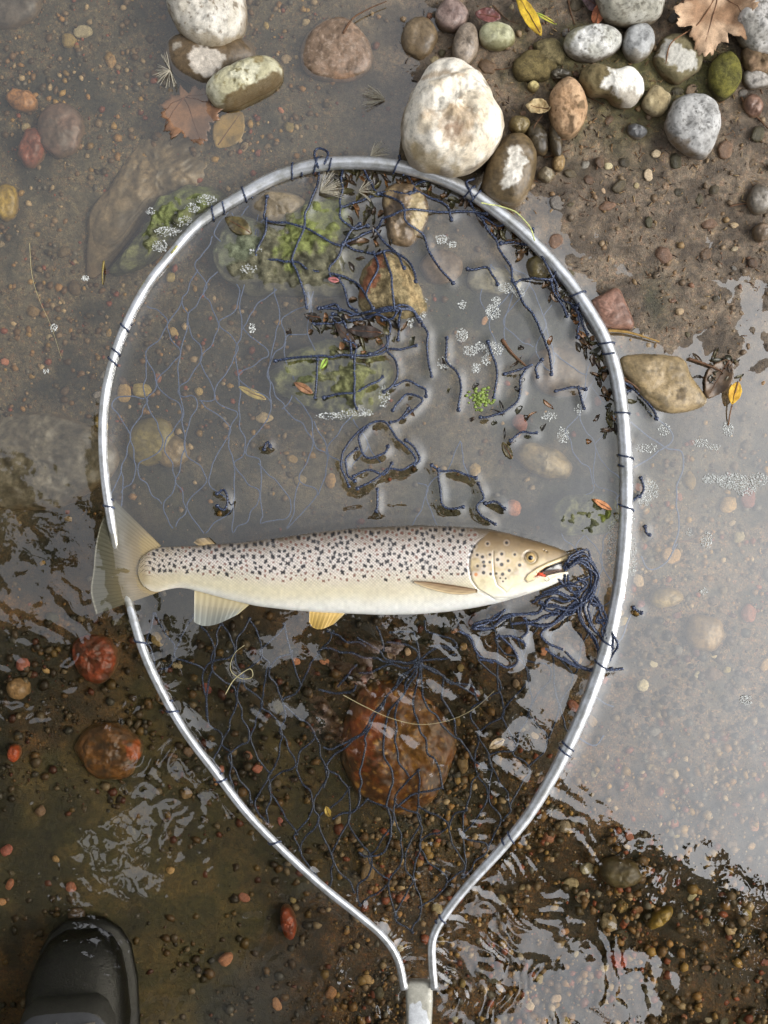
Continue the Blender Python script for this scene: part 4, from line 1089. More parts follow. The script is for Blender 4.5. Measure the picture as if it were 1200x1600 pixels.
# head
GILL = [(757,838),(746,848),(739,858),(735,872),(734,886),(738,906),(748,920),(762,929),(786,935),(806,934)]
gillx = np.interp(FY, [828,848,858,872,886,906,920,932,960], [768,746,739,735,734,738,748,768,800])
headm = smooth(-2.0, 2.0, FX - gillx)
hc = np.broadcast_to(lin((132, 108, 74)), FX.shape + (3,)).copy()
hc = cm(hc, lin((196, 174, 132)), smooth(.12, .40, vv + .07 * (nz - .5)))
hc = cm(hc, lin((234, 222, 186)), smooth(.50, .76, vv + .08 * (nz - .5)))
hc = cm(hc, lin((240, 236, 224)), smooth(.80, .97, vv))
hc = cm(hc, lin((178, 148, 98)), .7 * smooth(800, 880, FX) * (1 - smooth(.18, .42, vv)))
hc = cm(hc, lin((104, 84, 58)), .8 * (1 - smooth(.02, .20, vv + .06 * (nz - .5))))
FC = cm(FC, hc, headm * (.35 + .65 * smooth(.0, 22, FX - gillx)) if False else headm)
blot = smooth(.42, .62, fbm(FX / 13, FY / 11, None, 27, 4)) * headm
FC = cm(FC, lin((138, 116, 84)), .5 * blot * (1 - smooth(.55, .85, vv)))
FC = cm(FC, lin((228, 214, 204)), .35 * smooth(.5, .68, fbm(FX / 20, FY / 14, None, 29, 3)) * headm * smooth(.2, .5, vv))
FC *= (0.86 + .28 * nz2)[..., None]
# scales: a fine diamond lattice
ARC = (np.concatenate([tv + np.pi / 2, tb + np.pi / 2]))[None, :] * (0.55 * hh + 0.55 * Wt)[:, None] * 1.05
per = 5.4
ga = (FX + ARC * 1.12) / per; gb = (FX - ARC * 1.12) / per
la = np.abs((ga % 1) - .5) * 2; lb = np.abs((gb % 1) - .5) * 2
lat = np.maximum(smooth(.58, .98, la), smooth(.58, .98, lb))
scal_strength = (1 - headm) * (.78 * (1 - smooth(.40, .78, vv)) * (.6 + .8 * nz) + .14) * TOP
FC = FC * (1 - (.62 * scal_strength * lat)[..., None])
FC = FC + (.06 * scal_strength * (1 - lat) * (vv < .6))[..., None]
FZ = FZ + TOP * .00018 * (1 - headm) * (1 - lat)
# lateral line
ll = np.exp(-((vv - .5) / .008) ** 2) * (1 - headm)
FC *= (1 - .14 * ll)[..., None]
# spots
spots = []
tries = 0
while len(spots) < 430 and tries < 60000:
    tries += 1
    x = rnd.uniform(232, 742); 
    T_, B_ = np.interp(x, fx, Tt), np.interp(x, fx, Bb)
    q = rnd.random()
    v_ = .03 + .68 * q
    if v_ > .40 and rnd.random() < (v_ - .40) / .22: continue
    y = T_ + v_ * (B_ - T_)
    if x > np.interp(y, [828,848,858,872,886,906,920], [764,747,740,736,735,739,749]) - 2: continue
    md = rnd.choice([7.6, 9.2, 10.8])
    if any((x - a) ** 2 + ((y - b_) * 1.05) ** 2 < md ** 2 for a, b_, *_ in spots): continue
    black = rnd.random() < (.62 if v_ < .5 else .3)
    spots.append((x, y, (rnd.uniform(2.2, 3.6) if black else rnd.uniform(1.5, 2.5)) * (1 if x > 300 else .85), black, rnd.uniform(0, 6.28), False))
z1 = lambda X_, Y_: (640 + X_ / 3.53, 790 + Y_ / 3.53)
for X_, Y_ in [(373,272),(443,270),(508,267),(535,205),(402,283),(408,312),(375,333),(412,333),(442,312),(485,298),(508,325),(543,305),(607,328),(408,370),(447,377),(478,375),(513,378),(550,358),(500,400),(515,418),(430,210),(580,270),(530,402)]:
    x, y = z1(X_, Y_)
    spots.append((x, y, rnd.uniform(2.0, 3.0) if Y_ < 390 else 1.5, True, 0, True))
x, y = z1(366, 380); spots.append((x, y, 2.8, 'orange', 0, True))
cbl, crd = lin((26, 26, 34)), lin((112, 58, 42))
dxp = fx[1] - fx[0]
for (x, y, r, kind, ph, rd) in spots:
    i0 = int((x - 13 - fx[0]) / dxp); i1 = int((x + 13 - fx[0]) / dxp) + 1
    i0 = max(i0, 0); i1 = min(i1, NXF)
    if i1 <= i0: continue
    dx_ = FX[i0:i1, :NV] - x; dy_ = (FY[i0:i1, :NV] - y)
    rr = np.hypot(dx_, dy_); an_ = np.arctan2(dy_, dx_)
    lob = 1.0 if rd else (1 + (.12 + .16 * abs(math.sin(ph * 3))) * np.cos(4 * (an_ - .78 + .3 * math.sin(ph))) + .22 * np.cos(an_ * 2 + ph) + .12 * np.cos(an_ + ph * 2))
    mk = 1 - smooth(r * .72, r * 1.25, rr / lob)
    halo = np.exp(-((rr - r * 1.8) / (r * .5)) ** 2) * .16
    c_ = cbl if kind is True else (lin((206, 120, 44)) if kind == 'orange' else crd)
    sub = FC[i0:i1, :NV]
    sub = cm(sub, lin((240, 232, 226)), halo)
    FC[i0:i1, :NV] = cm(sub, c_, mk * (.95 if kind is True else .82))
# gill cover: a raised plate with a groove behind it, and the preopercle line
dg = FX - gillx
FZ = FZ + TOP * (.0008 * smooth(-1.5, 2.5, dg) * (1 - smooth(10, 70, dg)) - .0006 * np.exp(-((dg + 1.6) / 1.8) ** 2)) * smooth(.05, .2, vv) * (1 - smooth(.9, 1, vv))
FC = FC * (1 - (.26 * np.exp(-((dg + 1.2) / 1.5) ** 2) * TOP * smooth(.08, .3, vv) * (1 - smooth(.86, .98, vv)))[..., None])
PRE = [(771,862),(771,880),(772,898),(777,914),(790,924)]
for line, wd, dep, dk in [(PRE, 1.5, .0006, .22), ([(748,924),(770,934),(800,934),(822,926)], 1.4, .0006, .18), ([(756,930),(780,938),(810,934)], 1.2, .0004, .14), ([(820,908),(800,915),(790,926)], 1.2, .0004, .12), ([(846,910),(866,902),(884,894)], 1.0, .0005, .20)]:
    sl_ = slice(int((720 - fx[0]) / dxp), NXF)
    dd = poly_dist(FX[sl_, :NV], FY[sl_, :NV], line, closed=False)
    gsn = np.exp(-(dd / wd) ** 2)
    FZ[sl_, :NV] -= dep * gsn
    FC[sl_, :NV] *= (1 - dk * gsn)[..., None]
# jaw: raised maxilla, then the open mouth
sl_ = slice(int((800 - fx[0]) / dxp), NXF)
hx, hy = FX[sl_, :NV], FY[sl_, :NV]
MAX = [(886,868),(872,873),(856,879),(838,888),(824,898),(820,905),(824,909),(833,906),(842,895),(852,887),(868,881),(886,874)]
dd = poly_dist(hx, hy, MAX); sd = np.where(in_poly(hx, hy, MAX), dd, -dd)
mkx = smooth(-1.2, 1.6, sd)
FZ[sl_, :NV] += .0016 * mkx
FC[sl_, :NV] = cm(FC[sl_, :NV], lin((226, 202, 152)), .8 * mkx)
FC[sl_, :NV] *= (1 - .45 * np.exp(-((sd + 1.0) / 1.0) ** 2))[..., None]
MTH = [(842,893),(853,886),(868,880),(888,874),(892,875),(892,893),(884,893),(868,896),(852,900)]
dd = poly_dist(hx, hy, MTH); sd = np.where(in_poly(hx, hy, MTH), dd, -dd)
mkm = smooth(-.6, 1.2, sd)
FZ[sl_, :NV] -= .016 * smooth(-.6, 3.0, sd)
lowlip = smooth(888, 893, hy + (hx - 868) * .20)
inner = cm(np.broadcast_to(lin((8, 6, 6)), hx.shape + (3,)), np.broadcast_to(lin((196, 160, 140)), hx.shape + (3,)), .85 * lowlip)
FC[sl_, :NV] = cm(FC[sl_, :NV], inner, mkm)
# eye socket and nostrils
de = np.hypot(hx - 828.5, (hy - 871) * 1.05)
FZ[sl_, :NV] -= .0012 * np.exp(-((de - 10) / 2.2) ** 2)
FC[sl_, :NV] *= (1 - .35 * np.exp(-((de - 10.2) / 1.6) ** 2))[..., None]
for q in ((850, 860), (854, 862)):
    dn = np.hypot(hx - q[0], hy - q[1]); FZ[sl_, :NV] -= .0012 * np.exp(-(dn / 1.5) ** 2); FC[sl_, :NV] *= (1 - .7 * np.exp(-(dn / 1.3) ** 2))[..., None]

FC *= (.92 - .14 * (1 - smooth(0, .30, vv)))[..., None]
trout = empty('brown_trout', P(560, 890, 0))
tag(trout, 'large spotted brown trout lying on its side in the net', 'fish')
kk = S * (H - FZ) / H
FV = np.stack([(FX - 600) * kk, (800 - FY) * kk, FZ], -1).reshape(-1, 3)
RN = NV + NBOT
i = np.arange(NXF - 1)[:, None] * RN; j = np.arange(RN)[None, :]; j2 = (j + 1) % RN
FF = np.stack([i + j, i + j2, i + RN + j2, i + RN + j], -1).reshape(-1, 4)
m, t, b = mat_new('trout_skin')
a = t.nodes.new('ShaderNodeVertexColor'); a.layer_name = 'Col'
t.links.new(a.outputs['Color'], b.inputs['Base Color'])
b.inputs['Roughness'].default_value = .30; b.inputs['Specular IOR Level'].default_value = .6
b.inputs['Coat Weight'].default_value = .3; b.inputs['Coat Roughness'].default_value = .12
b.inputs['Subsurface Weight'].default_value = .06; b.inputs['Subsurface Radius'].default_value = (.004, .002, .001); b.inputs['Subsurface Scale'].default_value = .5
tcn = t.nodes.new('ShaderNodeTexCoord'); n1_ = nd(t, 'ShaderNodeTexNoise', Scale=700, Detail=3)
t.links.new(tcn.outputs['Object'], n1_.inputs['Vector'])
bp = nd(t, 'ShaderNodeBump', Strength=.12, Distance=.0004); t.links.new(n1_.outputs['Fac'], bp.inputs['Height']); t.links.new(bp.outputs['Normal'], b.inputs['Normal'])
body = mesh_obj('body', FV, FF, m, None, FC.reshape(-1, 3))
child_of(body, trout)
# eye
def dome(name, px, py, z, r, h, mat, parent, n=28):
    rings = 9; V = []; F = []
    for k in range(rings + 1):
        a_ = math.pi / 2 * k / rings
        for q in range(n):
            t_ = 2 * math.pi * q / n
            V.append((math.cos(t_) * r * math.sin(a_), math.sin(t_) * r * math.sin(a_), h * math.cos(a_) - h * .2))
    for k in range(rings):
        for q in range(n):
            F.append((k * n + q, (k + 1) * n + q, (k + 1) * n + (q + 1) % n, k * n + (q + 1) % n))
    o = mesh_obj(name, np.array(V), F, mat)
    o.location = Vector(P(px, py, z))
    child_of(o, parent); return o
ie = int((828.5 - fx[0]) / dxp); je = int(np.argmin(np.abs(FY[ie, :NV] - 871))); ze = float(FZ[ie, je])
M_IRIS = mat_plain('iris', L(190, 160, 104), rough=.2, scale=2500, amp=.4)
M_PUP = mat_plain('pupil', L(14, 16, 22), rough=.05, spec=.8, flat=True)
M_RIM = mat_plain('eye_rim', L(150, 124, 84), rough=.3, scale=1500)
eye = dome('eye', 828.5, 871, ze - .0003, 8.2 * S, .0022, M_RIM, trout)
for nm, mt, r_, zz in (('iris', M_IRIS, 6.6, .0009), ('pupil', M_PUP, 3.9, .0016)):
    o = dome(nm, 829, 871.5, ze + zz - .0003, r_ * S, .0014, mt, trout)
    o.parent = None; o.location = Vector(P(829, 871.5, ze + zz - .0003))
    o.parent = eye; o.location = Vector(o.location) - Vector(P(828.5, 871, ze - .0003))
# fins
def mat_fin(name, c1, c2, alpha):
    m, t, b = mat_new(name)
    a = t.nodes.new('ShaderNodeVertexColor'); a.layer_name = 'Col'
    t.links.new(a.outputs['Color'], b.inputs['Base Color'])
    b.inputs['Roughness'].default_value = .3
    b.inputs['Alpha'].default_value = alpha
    return m
def fin(name, base, tip, nray, zb0, zt0, c_root, c_tip, alpha, thick=.0009, edge=None, ray=.35, seed=0, wave=.0012):
    """fan between a base curve and a tip curve (pixel polylines), rays running from one to the other"""
    NU, NW = nray * 8, 26
    bc = crom(np.asarray(base, float), 1.0); tc_ = crom(np.asarray(tip, float), 1.0)
    u = np.linspace(0, 1, NU)
    ib = u * (len(bc) - 1); it = u * (len(tc_) - 1)
    B2 = np.stack([np.interp(ib, np.arange(len(bc)), bc[:, k]) for k in (0, 1)], 1); T2 = np.stack([np.interp(it, np.arange(len(tc_)), tc_[:, k]) for k in (0, 1)], 1)
    w_ = np.linspace(0, 1, NW)
    Q = B2[:, None, :] * (1 - w_)[None, :, None] + T2[:, None, :] * w_[None, :, None]
    rayp = np.cos(u * nray * 2 * np.pi)[:, None] * np.ones(NW)[None]
    fine = np.cos(u * nray * 4 * np.pi + 1)[:, None] * smooth(.4, .8, w_)[None]
    Zt = zb0 + (zt0 - zb0) * w_[None, :] + wave * np.sin(u * 9 + seed)[:, None] * w_[None, :] + .00012 * rayp
    col = cm(np.broadcast_to(lin(c_root), Q.shape[:2] + (3,)), np.broadcast_to(lin(c_tip), Q.shape[:2] + (3,)), np.repeat(smooth(0, .9, w_)[None], NU, 0) + 0.0)
    col = col * (1 - ray * (.5 - .5 * rayp) * (.5 + .5 * w_[None]) - .12 * (fine > 0))[..., None]
    if edge is not None:
        ew = np.maximum(np.exp(-((1 - u) / .05) ** 2)[:, None], 0) * np.ones(NW)[None]
        col = cm(col, np.broadcast_to(lin(edge), col.shape), .85 * ew)
    top = np.array([[P(q[0], q[1], z) for q, z in zip(r1, r2)] for r1, r2 in zip(Q, Zt + thick / 2)]).reshape(-1, 3)
    bot = np.array([[P(q[0], q[1], z) for q, z in zip(r1, r2)] for r1, r2 in zip(Q, Zt - thick / 2)]).reshape(-1, 3)
    f1 = grid_faces(NW, NU); nn = NU * NW
    rim = [k for k in range(NW)] + [k * NW + NW - 1 for k in range(1, NU)] + [(NU - 1) * NW + k for k in range(NW - 2, -1, -1)] + [k * NW for k in range(NU - 2, 0, -1)]
    f3 = np.array([(rim[k], rim[(k + 1) % len(rim)], nn + rim[(k + 1) % len(rim)], nn + rim[k]) for k in range(len(rim))])
    F = np.vstack([f1, f1[:, ::-1] + nn, f3])
    o = mesh_obj(name, np.vstack([top, bot]), F, mat_fin(name + '_skin', None, None, alpha), None, np.vstack([col.reshape(-1, 3)] * 2))
    return child_of(o, trout)
fin('tail_fin', [(252,853),(238,866),(232,890),(238,914),(258,922)], [(180,782),(160,812),(150,850),(146,890),(142,925),(150,960)], 26, .0004, -.0035, (172,152,112), (110,110,100), .80, seed=1, ray=.16)
fin('anal_fin', [(304,922),(330,926),(360,934),(392,943)], [(303,972),(318,978),(340,975),(372,960)], 9, .003, .0022, (206,190,150), (150,152,144), .72, seed=2, edge=(226,210,160), ray=.2)
fin('pelvic_fin', [(484,946),(505,948),(528,951),(541,957)], [(483,972),(490,981),(503,983),(522,975)], 8, .010, .007, (224,190,120), (190,156,84), .95, seed=3, edge=(232,212,160), ray=.25)
fin('adipose_fin', [(312,853),(324,851),(336,850)], [(302,848),(310,842),(326,840)], 3, .006, .004, (190,164,120), (170,150,120), .8, seed=4)
def bodyz(px, py):
    i_ = int(np.clip((px - fx[0]) / dxp, 0, NXF - 1)); return float(FZ[i_, int(np.argmin(np.abs(FY[i_, :NV] - py)))])
pu = [(646,908),(670,909),(700,913),(725,917),(746,921)]; pl = [(648,911),(668,919),(698,927),(724,929),(746,926)]
pu, pl = crom(np.array(pu, float), 2.0), crom(np.array(pl, float), 2.0)
NP = 40; KP = 9
PV, PC = [], []
for lay in (0.0, .0011):
    for a_ in np.linspace(0, 1, NP):
        for w_ in np.linspace(0, 1, KP):
            q = pu[int(a_ * (len(pu) - 1))] * (1 - w_) + pl[int(a_ * (len(pl) - 1))] * w_
            PV.append(P(q[0], q[1], bodyz(q[0], q[1]) + .0004 + lay * (1.2 + .35 * math.cos(w_ * 22)) + (.0022 * (1 - a_)) * (lay > 0)))
            c_ = lin((118, 88, 60)) * (1 - w_) + lin((206, 182, 142)) * w_
            PC.append(c_ * (.82 + .25 * math.cos(w_ * 22) + .06 * math.sin(a_ * 30 + w_ * 9)))
f1 = grid_faces(KP, NP); nn = NP * KP
rim = [k for k in range(KP)] + [k * KP + KP - 1 for k in range(1, NP)] + [(NP - 1) * KP + k for k in range(KP - 2, -1, -1)] + [k * KP for k in range(NP - 2, 0, -1)]
f3 = np.array([(rim[k], rim[(k + 1) % len(rim)], nn + rim[(k + 1) % len(rim)], nn + rim[k]) for k in range(len(rim))])
child_of(mesh_obj('pectoral_fin', np.array(PV), np.vstack([f1, f1[:, ::-1] + nn, f3]), mat_fin('pectoral_skin', None, None, 1.0), None, np.array(PC)), trout)
# the fly in its jaw
fly = empty('fishing_fly', P(846, 898, .026))
tag(fly, 'tiny bright red fishing fly hooked in the trout jaw', 'fly')
M_RED = mat_plain('red_fly', L(206, 72, 36), rough=.5, scale=1500, amp=.5)
M_HOOK = mat_plain('hook_steel', L(60, 44, 36), rough=.3, metal=.8, flat=True)
iz = int((844 - fx[0]) / dxp); jz = int(np.argmin(np.abs(FY[iz, :NV] - 899))); zf = float(FZ[iz, jz]) + .0012
mb = MB()
c_ = crom([P(838,899,zf), P(843,897,zf+.001), P(849,899,zf+.0006), P(853,901,zf)], .0004); mb.tube(c_, np.interp(np.linspace(0,1,len(c_)), [0,.3,.7,1], [.0009,.0019,.0016,.0006]), sides=8)
child_of(mb.build('dressing', M_RED), fly)
mb = MB()
for k in range(16):
    a_ = rnd.uniform(0, 6.28); q = P(841 + rnd.uniform(-2, 6), 898.5 + rnd.uniform(-1, 1), zf + .001)
    mb.tube(np.array([q, (q[0] + .004 * math.cos(a_), q[1] + .004 * math.sin(a_), q[2] + rnd.uniform(0, .002))]), .00018, sides=4)
child_of(mb.build('hackle', M_RED), fly)
mb = MB(); mb.tube(crom([P(851,900,zf+.001),P(856,902,zf+.001),P(858,906,zf),P(854,908,zf-.001),P(851,906,zf)], .0004), .0003, sides=6)
child_of(mb.build('hook', M_HOOK), fly)

# ------------------------------------------------------------------ foam: rafts of bubbles
m, t, b = mat_new('foam_bubble')
b.inputs['Base Color'].default_value = L(218, 220, 216); b.inputs['Roughness'].default_value = .18; b.inputs['Alpha'].default_value = .62
M_FOAM = m
bm = bmesh.new(); bmesh.ops.create_icosphere(bm, subdivisions=1, radius=1.0)
BV = np.array([v.co[:] for v in bm.verts]); BF = np.array([[v.index for v in fc.verts] for fc in bm.faces]); bm.free()
def foam(blobs, label, dens=1.0, z=0.0008):
    """blobs: (px, py, rx, ry) -> one raft of bubbles"""
    pts = []
    for (cx, cy, rx, ry) in blobs:
        n_ = int(rx * ry * 3.1416 / 1.5 * dens)
        k = 0
        while k < n_:
            a, q = rnd.uniform(-1, 1), rnd.uniform(-1, 1)
            k += 1
            if a * a + q * q > 1 - .35 * rnd.random(): continue
            x, y = cx + a * rx, cy + q * ry
            r_ = rnd.uniform(.5, 1.25) if rnd.random() < .9 else rnd.uniform(1.3, 2.2)
            if any((x - u) ** 2 + (y - v_) ** 2 < ((r_ + s_) * .62) ** 2 for u, v_, s_ in pts[-160:]): continue
            pts.append((x, y, r_))
    if not pts: return
    a = np.array(pts)
    V = np.vstack([BV * np.array([1, 1, .75]) * (q[2] * S) + np.array(P(q[0], q[1], z)) for q in a])
    F = np.vstack([BF + k * len(BV) for k in range(len(a))])
    loc = P(blobs[0][0], blobs[0][1], 0)
    o = mesh_obj('foam_patch', V, F, M_FOAM, None, None, True, loc)
    tag(o, label, 'foam', 'rafts of white foam bubbles')
foam([(262,362,22,8),(285,345,16,9),(300,325,14,8),(322,312,18,9),(250,385,14,10),(235,330,8,6)], 'lacy white foam caught on the algae coated rock outside the hoop', .7, .005)
foam([(722,524,10,12)], 'compact round foam raft above three foam dots in the net')
foam([(735,548,13,9),(750,542,10,8)], 'lumpy foam raft beside the compact round one')
foam([(693,568,10,11)], 'small round foam dot next to a net cord')
foam([(760,562,9,10),(772,545,16,11)], 'foam raft touching a floating dark twig')
foam([(770,487,12,14),(775,470,8,8)], 'loose foam raft below the pale submerged stone')
foam([(744,575,8,9)], 'foam dot above the bright green duckweed')
foam([(722,476,7,7)], 'lone little foam dot near the orange tan rock')
foam([(795,450,18,9),(812,458,10,8)], 'frothy foam on the edge of the pale submerged stone')
foam([(690,374,12,8),(706,382,8,6)], 'thin foam flecks on dark water near the hoop top')
foam([(1145,752,26,14),(1165,764,18,12),(1112,748,16,8),(1185,750,16,12)], 'big foam raft with yellow scum outside the hoop')
foam([(1094,692,14,7),(1115,698,12,6)], 'narrow foam strip between yellow leaf and big foam raft')
foam([(1138,670,9,12)], 'foam patch at the foot of the yellow leaf')
foam([(1104,844,10,14)], 'oval foam patch near a brown twig under water')
foam([(1077,832,6,7)], 'foam dot beside the brown twig')
foam([(1014,766,16,18),(1006,785,10,6)], 'foam bunched round a cord outside the hoop')
foam([(958,850,10,40),(962,900,7,22),(988,870,7,34),(975,810,16,8)], 'long foam collar lining the hoop near the trout head', .75)
foam([(1100,924,7,6)], 'white foam speck by the yellow sunken stone')
foam([(1166,1094,11,9)], 'bubbly foam dot over the pale reflection')
foam([(905,640,8,10),(880,680,10,14),(858,650,14,8)], 'scattered foam between net cords close to the hoop', .6)
foam([(1010,700,18,8),(1038,672,10,10)], 'sparse foam under the drifting cord loop', .6)
foam([(84,512,6,7)], 'tiny foam fleck on calm grey shallows'); foam([(394,512,5,9)], 'slim foam fleck inside the hoop on grey water')
foam([(72,580,5,5)], 'foam speck near the great rounded boulder'); foam([(133,435,6,5)], 'foam fleck by a thin brown stalk')
foam([(655,492,12,8),(640,505,8,8),(660,470,8,6)], 'froth at the tip of the orange tan rock', .8, .002)
foam([(520,650,30,6),(560,644,26,7),(600,620,10,18)], 'pale froth fringing the algae clump in the net', .55, .002)
foam([(400,395,12,9),(388,420,14,8)], 'froth on the wide algae slab', .5, .006)

# duckweed
M_WEED = mat_plain('duckweed', L(122, 140, 66), rough=.5, scale=900, amp=.3)
mb = MB()
for k in range(90):
    a, q = rnd.gauss(0, 1), rnd.gauss(0, 1)
    x, y = 752 + a * 9, 624 + q * 8
    mb.add(BV * np.array([1.3, 1, .5]) * rnd.uniform(1.5, 2.8) * S + np.array(P(x, y, .001 + rnd.uniform(0, .002))), [BF])
tag(mb.build('duckweed', M_WEED, None, P(752, 624, 0)), 'bright green tuft of duckweed floating inside the net', 'duckweed')

# ------------------------------------------------------------------ leaves, twigs, tufts, line
MAPLE = [(0,-.95),(.16,-.62),(.42,-.80),(.50,-.62),(.82,-.58),(.76,-.40),(.92,-.22),(.74,-.05),(1.0,.22),(.80,.30),(.84,.50),(.58,.46),(.46,.40),(.44,.62),(.30,.70),(.24,.88),(0,1.0),(-.22,.86),(-.28,.68),(-.46,.64),(-.44,.40),(-.58,.48),(-.86,.46),(-.80,.28),(-1.0,.20),(-.72,-.04),(-.94,-.24),(-.74,-.38),(-.84,-.56),(-.50,-.60),(-.42,-.78),(-.14,-.60)]
OVAL = [(0,-1),(.22,-.72),(.36,-.3),(.36,.15),(.24,.6),(0,1),(-.24,.6),(-.36,.15),(-.36,-.3),(-.22,-.72)]
def leaf(label, px, py, size, ang, shape, c1, c2, z, curl=.15, tilt=(0, 0), stalk=None, rough=.6, seed=0, wid=1.0, veins=True, mat=None):
    """size px half-length"""
    o_ = np.array(shape, float) * np.array([wid, 1]); n = len(o_)
    dens = crom(o_, .07, closed=True)[:-1] if shape is not MAPLE else np.vstack([np.linspace(o_[i], o_[(i + 1) % n], 5, endpoint=False) for i in range(n)])
    dens = dens * (1 + .09 * (rng.random((len(dens), 1)) - .5) * (1.6 if shape is MAPLE else .5))
    K = 9; V = [(0, 0)]; 
    for k in range(1, K + 1):
        V += [tuple(q) for q in dens * k / K]
    V = np.array(V); N = len(dens)
    r_ = np.hypot(V[:, 0], V[:, 1])
    zz = curl * (V[:, 0] ** 2) * .8 + curl * .8 * (fbm(V[:, 0] * 2 + seed, V[:, 1] * 2, None, seed, 3) - .5) * 2 * r_
    F = [(0, 1 + k, 1 + (k + 1) % N) for k in range(N)]
    for k in range(K - 1):
        for q in range(N):
            a = 1 + k * N + q; b_ = 1 + k * N + (q + 1) % N
            F.append((a, a + N, b_ + N, b_))
    sc_ = size * S
    V3 = np.column_stack([V * sc_, zz * sc_])
    ca, sa = math.cos(math.radians(ang)), math.sin(math.radians(ang))
    nzc = smooth(.3, .7, fbm(V[:, 0] * 2.5 + seed, V[:, 1] * 2.5, None, seed + 4, 4))
    c = mixc(np.broadcast_to(lin(c1), (len(V), 3)), np.broadcast_to(lin(c2), (len(V), 3)), nzc)
    tipd = np.full(len(V), 9.0)
    lobes = [(0, 1), (1, .12), (-1, .12), (.75, -.38), (-.75, -.38)] if shape is MAPLE else [(0, 1)]
    org = (0, -.55) if shape is MAPLE else (0, -1)
    rot = np.array([[ca, -sa], [sa, ca]])
    V3[:, :2] = V3[:, :2] @ rot.T
    V3[:, 2] += V3[:, 0] * tilt[0] + V3[:, 1] * tilt[1]
    q = P(px, py, z)
    root = empty('leaf', q)
    tag(root, label, 'leaf')
    # two skins give the blade its thickness
    nV = len(V3); th_ = .0004
    rimi = [1 + (K - 1) * N + k for k in range(N)]
    Fa = F + [tuple(reversed([x + nV for x in fc])) for fc in F] + [(rimi[k], rimi[k] + nV, rimi[(k + 1) % N] + nV, rimi[(k + 1) % N]) for k in range(N)]
    bl = mesh_obj('blade', np.vstack([V3, V3 - np.array([0, 0, th_])]), Fa, mat or (M_LEAFW if rough < .5 else M_LEAF), root, np.vstack([c, c]))
    vm_ = MB()
    def on(p2):
        d = np.hypot(V[:, 0] - p2[0], V[:, 1] - p2[1]); return V3[int(np.argmin(d))] + np.array([0, 0, .0002])
    for lx, ly in lobes:
        pp = [on((org[0] + (lx - org[0]) * s_ * .92, org[1] + (ly - org[1]) * s_ * .92)) for s_ in np.linspace(0.04, 1, 7)]
        vm_.tube(np.array(pp), np.linspace(.0006, .0002, 7), sides=5)
    if veins: vm_.build('vein', M_VEIN, root)
    if stalk:
        s0 = V3[int(np.argmin(np.hypot(V[:, 0] - 0, V[:, 1] + 1)))] if shape is OVAL else on(org)
        pts = [s0] + [np.array(P(a, b_, z_)) - np.array(q) for a, b_, z_ in stalk]
        sm = MB(); sm.tube(crom(np.array(pts), .001), .0008, sides=6); sm.build('stalk', M_STALK, root)
    return root
M_LEAF = mat_vcol('dry_leaf', rough=.7, spec=.3, scale=900, amp=.25, scale2=200, amp2=.25, bump=.5, dist=.0006)
M_LEAFW = mat_vcol('wet_leaf', rough=.35, spec=.5, scale=900, amp=.25, scale2=200, amp2=.25, bump=.4, dist=.0005)
M_VEIN = mat_plain('leaf_vein', L(96, 62, 40), rough=.7, scale=600)
M_STALK = mat_plain('leaf_stalk', L(118, 84, 56), rough=.7, scale=600)
leaf('brown maple leaf awash beside the greenish white stone', 298, 178, 52, 200, MAPLE, (134,98,70), (98,72,54), -.0005, .08, rough=.4, seed=1, wid=.95)
leaf('yellow brown oval leaf sunk by the brown maple leaf', 358, 202, 34, -35, OVAL, (150,122,66), (110,92,54), -.004, .1, rough=.4, seed=2, wid=1.9)
leaf('large dry buff maple leaf crumpled on the bank', 1114, 22, 64, 168, MAPLE, (196,166,136), (146,114,86), .032, .5, (.05, .1), stalk=[(1092,36,.032),(1050,66,.030),(1040,100,.026)], seed=3)
leaf('yellow willow leaf lying in moss at the top of the bank', 826, 22, 38, 32, OVAL, (206,172,50), (156,126,44), .022, .3, (.1, .05), seed=4, wid=.75)
leaf('small green yellow grass blade beside the willow leaf', 852, 28, 20, 62, OVAL, (150,168,62), (176,170,70), .020, .2, seed=5, wid=.4)
leaf('small rust red leaf leaning against the speckled block', 934, 22, 17, -10, OVAL, (168,104,70), (128,76,52), .026, .3, (.3, .1), seed=6, wid=1.4)
leaf('purplish decayed leaf above the rust red one', 926, 4, 20, 60, OVAL, (104,84,86), (78,62,60), .022, .3, seed=7, wid=1.6)
leaf('dark red decayed leaf in the litter by the yellow leaf', 762, 24, 20, 80, OVAL, (112,66,60), (84,50,46), .02, .35, seed=8, wid=1.5, rough=.4)
leaf('curled pale tan leaf beside the egg shaped stone', 840, 168, 19, 78, OVAL, (206,186,144), (168,144,104), .022, 1.0, seed=9, wid=1.6)
leaf('little bright yellow leaf standing on a brown stalk', 1148, 614, 18, 165, OVAL, (224,178,66), (196,150,54), .012, .3, stalk=[(1142,640,.008),(1138,664,.001)], seed=10, wid=1.5)
leaf('soggy brown leaf beneath the little yellow one', 1122, 592, 34, 150, OVAL, (110,86,60), (84,64,44), .003, .2, seed=11, wid=1.6, rough=.4)
leaf('orange brown leaf scrap on the low algae lump', 941, 788, 17, 60, OVAL, (206,142,96), (170,112,74), .006, .3, seed=12, wid=.8)
leaf('tan leaf scrap on the algae clump in the net', 474, 606, 17, 60, OVAL, (166,120,84), (134,96,68), .008, .3, seed=13, wid=1.0, rough=.4)
leaf('bright green leaf scrap on the algae clump', 506, 568, 10, 150, OVAL, (170,200,90), (140,172,74), .010, .3, seed=14, wid=1.1)
leaf('thin yellow leaf drifting under the grey surface', 394, 614, 24, 65, OVAL, (176,156,84), (140,124,70), -.002, .2, seed=15, wid=.7, rough=.4)
